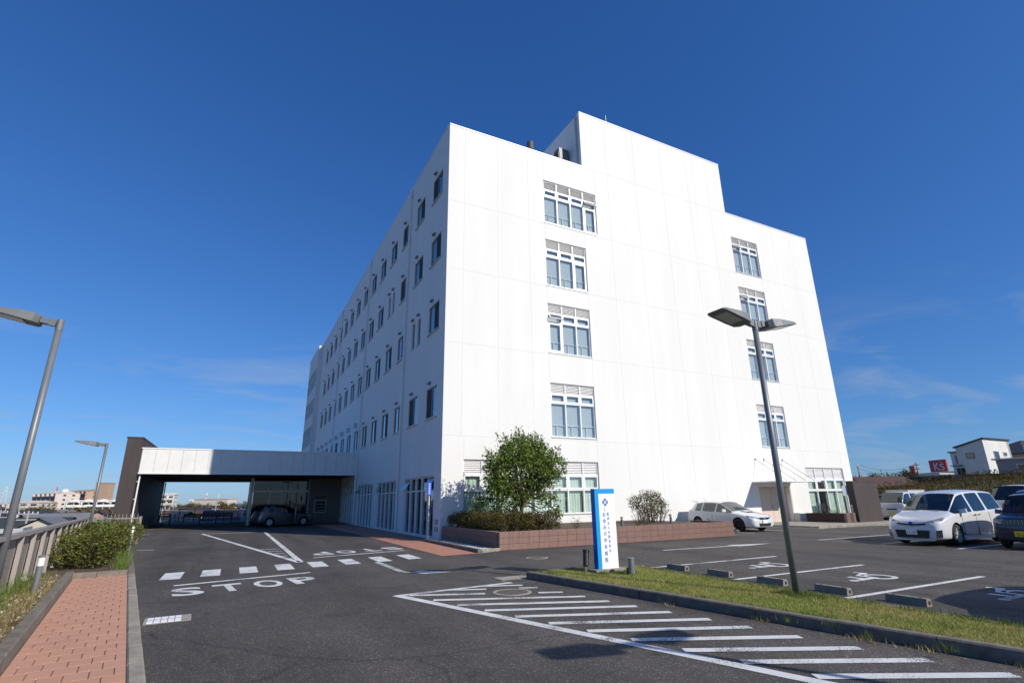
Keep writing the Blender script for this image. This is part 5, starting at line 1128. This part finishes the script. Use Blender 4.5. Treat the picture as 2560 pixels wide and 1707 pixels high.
def house(label, loc, rz, w, d, h, rh, wall, roof, hip=False, group=None, name='house'):
    t = thing(name, label, 'house', loc, rz, group)
    part('wall', MB().box(-w / 2, w / 2, -d / 2, d / 2, 0, h) if hip else MB().add([(-w / 2, -d / 2, 0), (w / 2, -d / 2, 0), (w / 2, d / 2, 0), (-w / 2, d / 2, 0), (-w / 2, -d / 2, h), (w / 2, -d / 2, h), (w / 2, d / 2, h), (-w / 2, d / 2, h), (0, -d / 2, h + rh), (0, d / 2, h + rh)], [(0, 3, 2, 1), (0, 1, 5, 8, 4), (2, 3, 7, 9, 6), (1, 2, 6, 5), (3, 0, 4, 7)]), wall, t)
    e = .45; W_, D_ = w / 2 + e, d / 2 + e; zz = h - e * rh / (w / 2) + .06; r = d / 2 - w / 2 if hip else D_
    mb = MB().add([(-W_, -D_, zz), (W_, -D_, zz), (W_, D_, zz), (-W_, D_, zz), (0, -max(r, .6), h + rh + .12), (0, max(r, .6), h + rh + .12), (-W_, -D_, zz - .16), (W_, -D_, zz - .16), (W_, D_, zz - .16), (-W_, D_, zz - .16)],
                  [(1, 2, 5, 4), (3, 0, 4, 5), (0, 1, 7, 6), (1, 2, 8, 7), (2, 3, 9, 8), (3, 0, 6, 9)] + ([(0, 1, 4), (2, 3, 5)] if hip else []))
    part('roof', mb, roof, t)
    for zf in ([.9, 3.7] if h > 4.5 else [.9]):
        for x in (-w * .25, w * .22):
            f = part('window', MB().frame(x - .8, x + .8, zf, zf + 1.3, .07, -d / 2 - .05, -d / 2 - .002), 'white_metal', t); part('pane', MB().box(x - .73, x + .73, -d / 2 - .03, -d / 2 - .004, zf + .07, zf + 1.23), 'far_glass', f)
        for y in (-d * .2, d * .22):
            f = part('window', MB().box(w / 2 + .002, w / 2 + .05, y - .7, y + .7, zf, zf + 1.2), 'white_metal', t); part('pane', MB().box(w / 2 + .051, w / 2 + .06, y - .62, y + .62, zf + .08, zf + 1.12), 'far_glass', f)
    return t
GZ = -7.5
house('rose-walled gabled house with white window frames just left of the brown canopy wall', (-25.0, 143, GZ), radians(8), 7.5, 8, 5.9, 1.9, 'wall_rose', 'roof_slate')
house('tan-walled house with grey gable roof over the fence, left of the second lamp', (-27.0, 121, GZ), radians(-55), 8, 9, 5.9, 1.9, 'wall_tan', 'roof_pale')
house('low slate-roofed house right behind the beige fence', (-24.5, 100, GZ), radians(70), 8, 9, 5.4, 2.1, 'wall_cream', 'roof_slate')
house('blue-grey gabled house seen through the glass balustrade under the canopy', (-6.5, 92, GZ), radians(20), 7.5, 8, 5.6, 2.4, 'wall_blue', 'roof_slate')
house('long navy-roofed house at the right end of the view under the canopy', (2.6, 106, GZ), radians(92), 7, 13, 5.7, 2.2, 'wall_cream', 'roof_navy')
proto_h = {}
kinds = [('dark slate-roofed house in the low town beyond the fence', 'wall_white', 'roof_slate', True), ('brown-roofed cream house in the low town beyond the fence', 'wall_cream', 'roof_brown', False), ('navy-roofed white house in the low town beyond the fence', 'wall_white', 'roof_navy', False), ('pale-roofed house in the low town beyond the fence', 'wall_cream', 'roof_pale', False), ('slate-roofed grey house in the low town beyond the fence', 'wall_grey', 'roof_slate', False)]
hr = random.Random(12); taken = [(-25, 143), (-27, 121), (-24.5, 100), (-6.5, 92), (2.6, 106)]
for Y in (88, 106, 124, 143, 163, 185, 210, 238, 268, 300):
    x = -.40 * Y + hr.uniform(0, 6)
    while x < .035 * Y + 3:
        yy = Y + hr.uniform(-4, 4)
        if all((x - a) ** 2 + (yy - b) ** 2 > 84 for a, b in taken):
            taken.append((x, yy)); k = hr.randrange(5); lb, wa, ro, hp = kinds[k]
            if k not in proto_h: proto_h[k] = house(lb, (x, yy, GZ), 0, 8, 9.5, 5.6, 2.0, wa, ro, hp, 'houses of the town below'); o = proto_h[k]
            else: o = copy_tree(proto_h[k])
            o.location = (x, yy, GZ + hr.uniform(-.5, .3)); o.rotation_euler = (0, 0, hr.choice((0, pi / 2)) + hr.uniform(-.35, .35))
        x += hr.uniform(10.2, 13.5)
def apartment(label, loc, rz, w, d, nf, wall, rail, fh=2.85, bays=5, top=None, ends=True):
    """w along local x (balcony side faces -y), d deep, end wall faces +x"""
    t = thing('apartment_block', label, 'apartment block', loc, rz); Ht = nf * fh
    part('wall', MB().box(-w / 2, w / 2, -d / 2, d / 2, 0, Ht), wall, t); bw = w / bays
    for f in range(nf):
        z = f * fh
        b_ = part('balcony', MB().box(-w / 2 + .2, w / 2 - .2, -d / 2 - 1.5, -d / 2 - .002, z, z + .18).box(-w / 2 + .2, w / 2 - .2, -d / 2 - 1.5, -d / 2 - 1.38, z + .18, z + 1.2), rail, t)
        for k in range(bays + 1): part('divider', MB().box(-w / 2 + .2 + k * (w - .5) / bays, -w / 2 + .36 + k * (w - .5) / bays, -d / 2 - 1.37, -d / 2 - .003, z + .18, z + fh - .02), wall, b_)
        for k in range(bays): part('window', MB().box(-w / 2 + bw * (k + .2), -w / 2 + bw * (k + .8), -d / 2 - .05, -d / 2 - .004, z + .25, z + 2.2), 'far_glass', t)
        if ends:
            for s in (-1, 1): part('window', MB().box(w / 2 + .004, w / 2 + .06, s * d * .2 - .8, s * d * .2 + .8, z + 1.0, z + 2.1), 'far_glass', t)
    rf = part('roof', MB().add([(-w / 2 - .3, -d / 2 - .3, Ht), (w / 2 + .3, -d / 2 - .3, Ht), (w / 2 + .3, d / 2 + .3, Ht), (-w / 2 - .3, d / 2 + .3, Ht), (-w / 2 - .3, 0, Ht + d * .10), (w / 2 + .3, 0, Ht + d * .10)], [(0, 1, 5, 4), (2, 3, 4, 5), (1, 2, 5), (3, 0, 4), (0, 3, 2, 1)]), wall, t)
    if top: part('roof_tank', MB().lathe([(2.2, 0), (2.2, 1.6), (1.4, 2.3), (.01, 2.5)], (w * .28, 0, Ht + .6), 14), top, rf)
    return t
# balcony side turned to the left (shade), end wall to the sun
apartment('tall cream apartment block with dark stepped balconies and white roof tank', (-110, 483, GZ), radians(-53), 30, 13, 6, 'apt_cream', 'apt_dark', top='apt_white')
apartment('tall brown apartment block with rooftop tower left of the canopy wall', (-101, 524, GZ), radians(-53), 30, 15, 7, 'apt_brown', 'apt_dark', fh=2.75)
tag(part('stair_tower', MB().box(-4.5, 4.5, -4, 4, 0, 25).box(-4.8, 4.8, -4.3, 4.3, 25.002, 25.6), 'apt_brown', None, (-89, 512, GZ), (0, 0, radians(-20))), 'square brown stair tower rising above the brown apartment block', 'tower')
apartment('low cream gabled apartment block left of the tall cream one', (-104, 408, GZ), radians(-14), 15, 14, 4, 'apt_cream', 'apt_cream', fh=2.7, bays=3)
apartment('dark balconied low block at the left edge behind the first lamp pole', (-130, 459, GZ), radians(-40), 24, 10, 4, 'apt_cream', 'apt_dark', fh=2.6)
apartment('brown low block behind the cream gabled apartments', (-112, 446, GZ), radians(-20), 20, 10, 4, 'apt_brown', 'apt_brown', fh=2.75)
apartment('pale apartment block with railed balconies seen under the canopy', (-36.5, 372, GZ), radians(-6), 13, 11, 5, 'apt_white', 'apt_cream', fh=2.85, bays=4)
AR = apartment('long white two-tone terrace with arched gables before the brown block', (-66, 364, GZ), radians(12), 25, 9, 4, 'apt_white', 'apt_white', fh=2.75, bays=8)
for k in range(4):
    mb = MB().prism([(-2.2 + 2.2 * (1 - cos(i * pi / 10)), 1.5 * sin(i * pi / 10)) for i in range(11)][::-1], 0, .3).xf(Matrix.Translation((-9 + k * 6, -6.1, 10.8)) @ Matrix.Rotation(radians(90), 4, 'X')); part('arched_gable', mb, 'apt_white', AR)
t = thing('retail_store', 'long pale store with a round red logo sign on the far ridge', 'store', (-18, 714, GZ), radians(-27)); part('wall', MB().box(-19, 19, -10, 10, 0, 13.2), 'apt_cream', t); part('parapet', MB().box(-19.3, 19.3, -10.3, 10.3, 13.2, 14.2), 'wall_tan', t)
lg = part('logo_board', MB().box(-24, -19.5, -11, -10.4, 6.8, 13.8), 'sign_white', t); o_, q_ = ring(-21.75, 10.6, .9, 1.7, radians(40), radians(330)); mb = MB()
for i in range(len(o_) - 1): mb.add([(o_[i][0], -11.05, o_[i][1]), (o_[i + 1][0], -11.05, o_[i + 1][1]), (q_[i + 1][0], -11.05, q_[i + 1][1]), (q_[i][0], -11.05, q_[i][1])], [(3, 2, 1, 0)])
part('logo', mb, 'shop_red', lg)
def mast(label, loc, h, b, bands, arms=0, name='radio_mast', cat='mast'):
    t = thing(name, label, cat, loc); n = 8
    for k in range(n):
        z0, z1 = h * k / n, h * (k + 1) / n; w0, w1 = b * (1 - .85 * k / n), b * (1 - .85 * (k + 1) / n); mb = MB()
        for sx in (-1, 1):
            for sy in (-1, 1): mb.tube((sx * w0, sy * w0, z0), (sx * w1, sy * w1, z1), .14 if b < 3 else .28, 4)
            mb.tube((sx * w0, -w0, z0), (-sx * w1, -w1, z1), .1 if b < 3 else .2, 4); mb.tube((w0 * sx, -w0, z0), (w1 * sx, w1, z1), .1 if b < 3 else .2, 4)
        part('mast_section', mb, bands[k % len(bands)], t)
    for a in range(arms):
        z = h * (.62 + a * .14); part('cross_arm', MB().box(-b * 1.5, b * 1.5, -.25, .25, z, z + .5), 'hazed_steel', t)
    return t
mast('thin red and white radio mast behind the far store', (-29, 741, GZ), 21, 1.6, ('tower_red', 'sign_white')); mast('grey lattice mast right of the red and white one', (-16, 735, GZ), 20, 1.4, ('hazed_steel',))
mast('small red and white mast on the cream apartment block roof', (-127, 552, 3), 13, 1.4, ('sign_white', 'sign_white', 'tower_red', 'tower_red'))
mast('haze-paled electricity pylon far away at the left edge', (-353, 1235, GZ), 42, 5, ('hazed_steel',), 3, 'electricity_pylon', 'pylon')
# far trees
def far_tree(label, x, y, z, r, h, seed, m='far_leaf', n=170, group=None, leaf=.34):
    q = np.random.default_rng(seed); bl = [(q.normal(0, r * .3), q.normal(0, r * .3), h * q.uniform(.45, .72), r * q.uniform(.5, .8), r * q.uniform(.5, .8), h * q.uniform(.22, .32)) for _ in range(5)]
    return tree('far_tree', label, 'tree', (x, y, z), bl, h * .4, r * .07, n, r * leaf * .5, m, seed, k=6, sd=r * .09, nb=5, group=group)
tr = random.Random(4)
for i in range(46):
    Y = tr.uniform(150, 370); far_tree('brownish green tree among the roofs of the far town', tr.uniform(-.27, .0) * Y, Y, GZ, tr.uniform(3, 5.5), tr.uniform(7.5, 9.6), 300 + i, group='trees of the far town')
for i in range(12):
    Y = 560 + tr.uniform(-30, 60); far_tree('rounded tree on the ridge before the far store', -62 + i * 6.5 + tr.uniform(-2, 2), Y, GZ, 6, tr.uniform(9.5, 12), 400 + i, group='trees on the far ridge')
ut = [(-8.2, 84, 8.8), (-12, 118, 8.4), (-32, 112, 8.6), (-22.5, 88, 8.6), (-3, 125, 9.2), (-44, 165, 9.5), (-14, 170, 9.6), (1.5, 96, 8.9)]
def utility_pole(label, x, y, z, h, rz=0, group=None):
    t = thing('utility_pole', label, 'utility pole', (x, y, z), rz, group); part('pole', MB().tube((0, 0, 0), (0, 0, h), .16, 8, .10), 'pole_concrete', t)
    for k in range(2): part('cross_arm', MB().box(-1.0, 1.0, -.05, .05, h - .4 - k * .7, h - .28 - k * .7), 'pole_concrete', t)
    part('transformer', MB().lathe([(.001, 0), (.26, 0), (.26, .7), (.001, .75)], (.35, 0, h - 2.4), 10), 'grey_post', t)
    for k in (-.9, -.4, .4, .9): part('insulator', MB().tube((k, 0, h - .28), (k, 0, h - .08), .05, 6), 'sign_white', t)
    return t
for x, y, h in ut: utility_pole('concrete utility pole among the roofs of the low town', x, y, GZ, h, tr.uniform(0, 1), 'utility poles of the town below')
# ---- bank on the right
bk = MB(); ys_ = [-60, 0, 20, 29, 36, 44, 60, 90, 200]; hs_ = [3.3, 3.3, 3.3, 3.2, 2.5, 1.9, 1.6, 1.4, 1.4]
xs_ = [52, 58, 66, 74, 120, 420]; pf = [0, .45, .85, 1.0, 1.12, 1.6]
for i, x in enumerate(xs_):
    for y, h in zip(ys_, hs_): bk.v.append((x + (y - 20) * .03, y, h * pf[i] + (.02 if i else -.05)))
nY = len(ys_)
for i in range(len(xs_) - 1):
    for j in range(nY - 1): bk.f.append((i * nY + j, (i + 1) * nY + j, (i + 1) * nY + j + 1, i * nY + j + 1))
struct('grass_bank', bk, 'bank_soil')
def bank_z(x, y):
    x = x - (y - 20) * .03; return np.interp(y, ys_, hs_) * np.interp(x, xs_, pf)
q = np.random.default_rng(9); n = 42000; y = q.uniform(6, 52, n); x = q.uniform(53, 80, n) + (y - 20) * .03
P = np.stack([x, y, bank_z(x, y)], 1); o = link('wild_grass', blade_mesh('wild_grass', P, .38, .05, 'bank_grass', q, 1.0)); o['kind'] = 'stuff'; tag(o, 'tall rusty wild grass covering the bank behind the parked cars', 'grass')
P = np.stack([x[:5000], y[:5000], bank_z(x[:5000], y[:5000]) + q.uniform(.3, .9, 5000)], 1); o = link('weed_leaves', leaf_mesh('weed_leaves', P, .22, 'far_leaf', q)); o['kind'] = 'stuff'; tag(o, 'dark weed leaves among the wild grass on the bank', 'weeds')
t = thing('garden_wall', 'low dark block wall along the top of the bank below the houses', 'wall', (75.5, 8, 2.2), radians(-1))
for k in range(12): part('wall_section', MB().box(0, .2, k * 2.5 + .02, k * 2.5 + 2.48, 0, 1.45), 'roof_slate' if k % 3 else 'apt_dark', t)
part('coping', MB().box(-.04, .24, 0, 30, 1.452, 1.52), 'apt_dark', t)
# white two-storey house with sloping roof
t = thing('house', 'modern two-storey house with mono-pitch roof, shaded grey side and sunlit white side', 'house', (95.5, 36.6, 3.0))
part('wall', MB().add([(0, 0, 0), (8, 0, 0), (8, 3.5, 0), (0, 3.5, 0), (0, 0, 6.1), (8, 0, 6.1), (8, 3.5, 5.1), (0, 3.5, 5.1)], [(0, 3, 2, 1), (0, 1, 5, 4), (1, 2, 6, 5), (2, 3, 7, 6), (3, 0, 4, 7)]), 'wall_white', t)
part('roof', MB().add([(-.25, -.25, 6.16), (8.2, -.25, 6.16), (8.2, 3.7, 5.1), (-.25, 3.7, 5.1), (-.25, -.25, 6.34), (8.2, -.25, 6.34), (8.2, 3.7, 5.28), (-.25, 3.7, 5.28)], [(0, 3, 2, 1), (4, 5, 6, 7), (0, 1, 5, 4), (1, 2, 6, 5), (2, 3, 7, 6), (3, 0, 4, 7)]), 'roof_slate', t)
part('wing', MB().box(.4, 7, 3.5, 4.5, 0, 4.5), 'wall_white', t); part('wing_roof', MB().box(.15, 7.2, 3.5, 4.7, 4.502, 4.66), 'roof_slate', t)
part('porch_roof', MB().box(-.6, .0, 3.0, 4.4, 2.5, 2.62), 'roof_slate', t); part('door', MB().box(-.03, -.003, 2.9, 3.45, 0, 2.2).box(.36, .398, 3.55, 4.1, 0, 2.2), 'black', t)
for y0, y1, z0, z1 in ((1.35, 2.35, 3.5, 4.3), (3.75, 3.95, 2.9, 4.0)):
    x0 = -.06 if y0 < 3 else .34; f = part('window', MB().box(x0, x0 + .05, y0, y1, z0, z1), 'black', t); part('pane', MB().box(x0 - .012, x0 - .002, y0 + .05, y1 - .05, z0 + .05, z1 - .05), 'far_glass', f)
for x0, x1, z0, z1 in ((2.4, 4.0, 2.6, 4.5), (5.4, 6.5, 3.8, 4.4)):
    f = part('window', MB().box(x0, x1, -.06, -.01, z0, z1), 'aluminium', t); part('pane', MB().box(x0 + .1, x1 - .1, -.075, -.062, z0 + .1, z1 - .1), 'far_glass', f)
part('downpipe', MB().tube((7.5, -.1, 0), (7.5, -.1, 6.0), .05, 6), 'aluminium', t)
t = thing('house', 'low grey house with white roof edge at the right end of the bank', 'house', (80.3, 23.0, 2.6)); part('wall', MB().box(0, 8, 0, 7.0, 0, 2.75), 'wall_grey', t); part('roof', MB().box(-.3, 8.3, -.3, 7.3, 2.752, 2.92), 'apt_white', t)
f = part('window', MB().box(-.06, -.01, 2.9, 5.2, 1.3, 2.2), 'apt_white', t); part('pane', MB().box(-.075, -.062, 3.0, 4.0, 1.38, 2.12), 'black_gloss', f); part('pane', MB().box(-.075, -.062, 4.1, 5.1, 1.38, 2.12), 'black_gloss', f)
house('dark hip-roofed house behind the white modern house', (114, 38, 3.0), radians(65), 9, 11, 4.6, 2.0, 'wall_tan', 'roof_slate', True)
house('small brown gabled house with tan wall beyond the slab wall', (69.5, 37.8, .6), radians(62), 4.5, 5.5, 2.1, .9, 'wall_tan', 'roof_brown')
# electronics store with its red sign
t = thing('electronics_store', 'dark store building carrying a big red sign with white letters', 'store', (246, 106, 2.5), radians(-28)); part('wall', MB().box(-4, 20, -18, 12, 0, 7.0), 'apt_dark', t)
b_ = part('sign_board', MB().box(-4.6, -4.1, -3.6, 4.9, 7.1, 11.6), 'shop_red', t)
me = scale_mesh(text_mb('K', 1, 'sign_white', .02), 2.6, 2.9); link('lettering', me, b_, (-4.66, 1.2, 9.1), (radians(90), 0, radians(-90)))
me = scale_mesh(text_mb('S', 1, 'sign_white', .02), 2.2, 2.5); link('lettering', me, b_, (-4.66, -1.5, 8.9), (radians(90), 0, radians(-90)))
part('apostrophe', patch([(-4.66, -.3, 10.5), (-4.66, -1.9, 11.4), (-4.66, -1.3, 10.4)], (1, 0, 0), .05), 'amber', b_)
t = thing('glass_shop', 'small pale shop with blue glazed front below the red sign', 'shop', (131, 61, 1.8), radians(-25)); part('wall', MB().box(0, 8, -3.2, 3.2, 0, 3.6), 'apt_white', t); part('roof', MB().box(-.4, 8.3, -3.5, 3.5, 3.602, 3.9), 'apt_white', t)
for k in range(4): part('pane', MB().box(-.05, -.01, -3.0 + k * 1.5, -1.6 + k * 1.5, .3, 3.2), 'far_glass', t)
t = thing('banner_tower', 'slim red vertical banner sign on a pole before the red store sign', 'sign', (138.8, 67.5, 1.5), radians(-27)); part('pole', MB().tube((0, 0, 0), (0, 0, 4.5), .12, 8), 'pole_concrete', t); part('banner', MB().box(-.12, .12, -.75, .75, 3.0, 6.3), 'shop_red', t)
pA = (85.2, 48.8, 1.5, 4.7); pB = (105.0, 50.3, 1.2, 5.6)
utility_pole('dark utility pole with cross arms just right of the hospital corner', *pA, rz=.4, group=None); utility_pole('utility pole just left of the red store sign', *pB, rz=.9)
for k, dz in enumerate((0, -.5)):
    mb = MB(); a = Vector((pA[0], pA[1] + k * .3, pA[2] + pA[3] - .1 + dz)); b = Vector((pB[0], pB[1] + k * .3, pB[2] + pB[3] - .1 + dz)); pts = [a.lerp(b, i / 14) - Vector((0, 0, 1.0 * 4 * (i / 14) * (1 - i / 14))) for i in range(15)]
    tag(part('power_line', mb.path(pts, .022, 4), 'wire'), ('upper' if k == 0 else 'lower') + ' power line sagging between the two utility poles on the right', 'wire')
for i, (x, y, z, r, h, lb) in enumerate([(82.3, 44.5, 1.2, 1.7, 3.9, 'light green tree behind the brown house roof'), (90, 46.8, 1.2, 1.5, 3.7, 'dark rounded tree between the two utility poles'), (86.1, 42.6, 1.3, 1.7, 4.0, 'rusty tree left of the red banner sign'), (97, 51, 1.2, 2.2, 3.4, 'dark tree behind the rusty tree'), (76, 45, 1.2, 1.3, 3.3, 'small tree beside the dark utility pole'), (104, 58, 1.2, 2.5, 3.6, 'broad tree below the power lines')]):
    far_tree(lb, x, y, z, r, h, 500 + i, 'far_leaf' if i % 3 else 'bush_leaf', 220)
# the open-topped steel frame just beyond the near fence
t = thing('carport', 'grey steel carport frame rising just beyond the beige fence at the left', 'carport', (-15.4, 55, GZ), radians(8)); part('roof_sheet', MB().box(-2.8, 1.4, -2.5, 2.5, 7.4, 7.48), 'apt_dark', t)
part('edge_frame', MB().box(-2.85, 1.45, -2.55, -2.45, 7.3, 7.62).box(1.4, 1.5, -2.45, 2.5, 7.3, 7.62), 'aluminium', t)
for sx in (-2.6, 1.2): part('post', MB().tube((sx, -2.4, 0), (sx, -2.4, 7.35), .06, 8), 'aluminium', t); part('post', MB().tube((sx, 2.4, 0), (sx, 2.4, 7.35), .06, 8), 'aluminium', t)
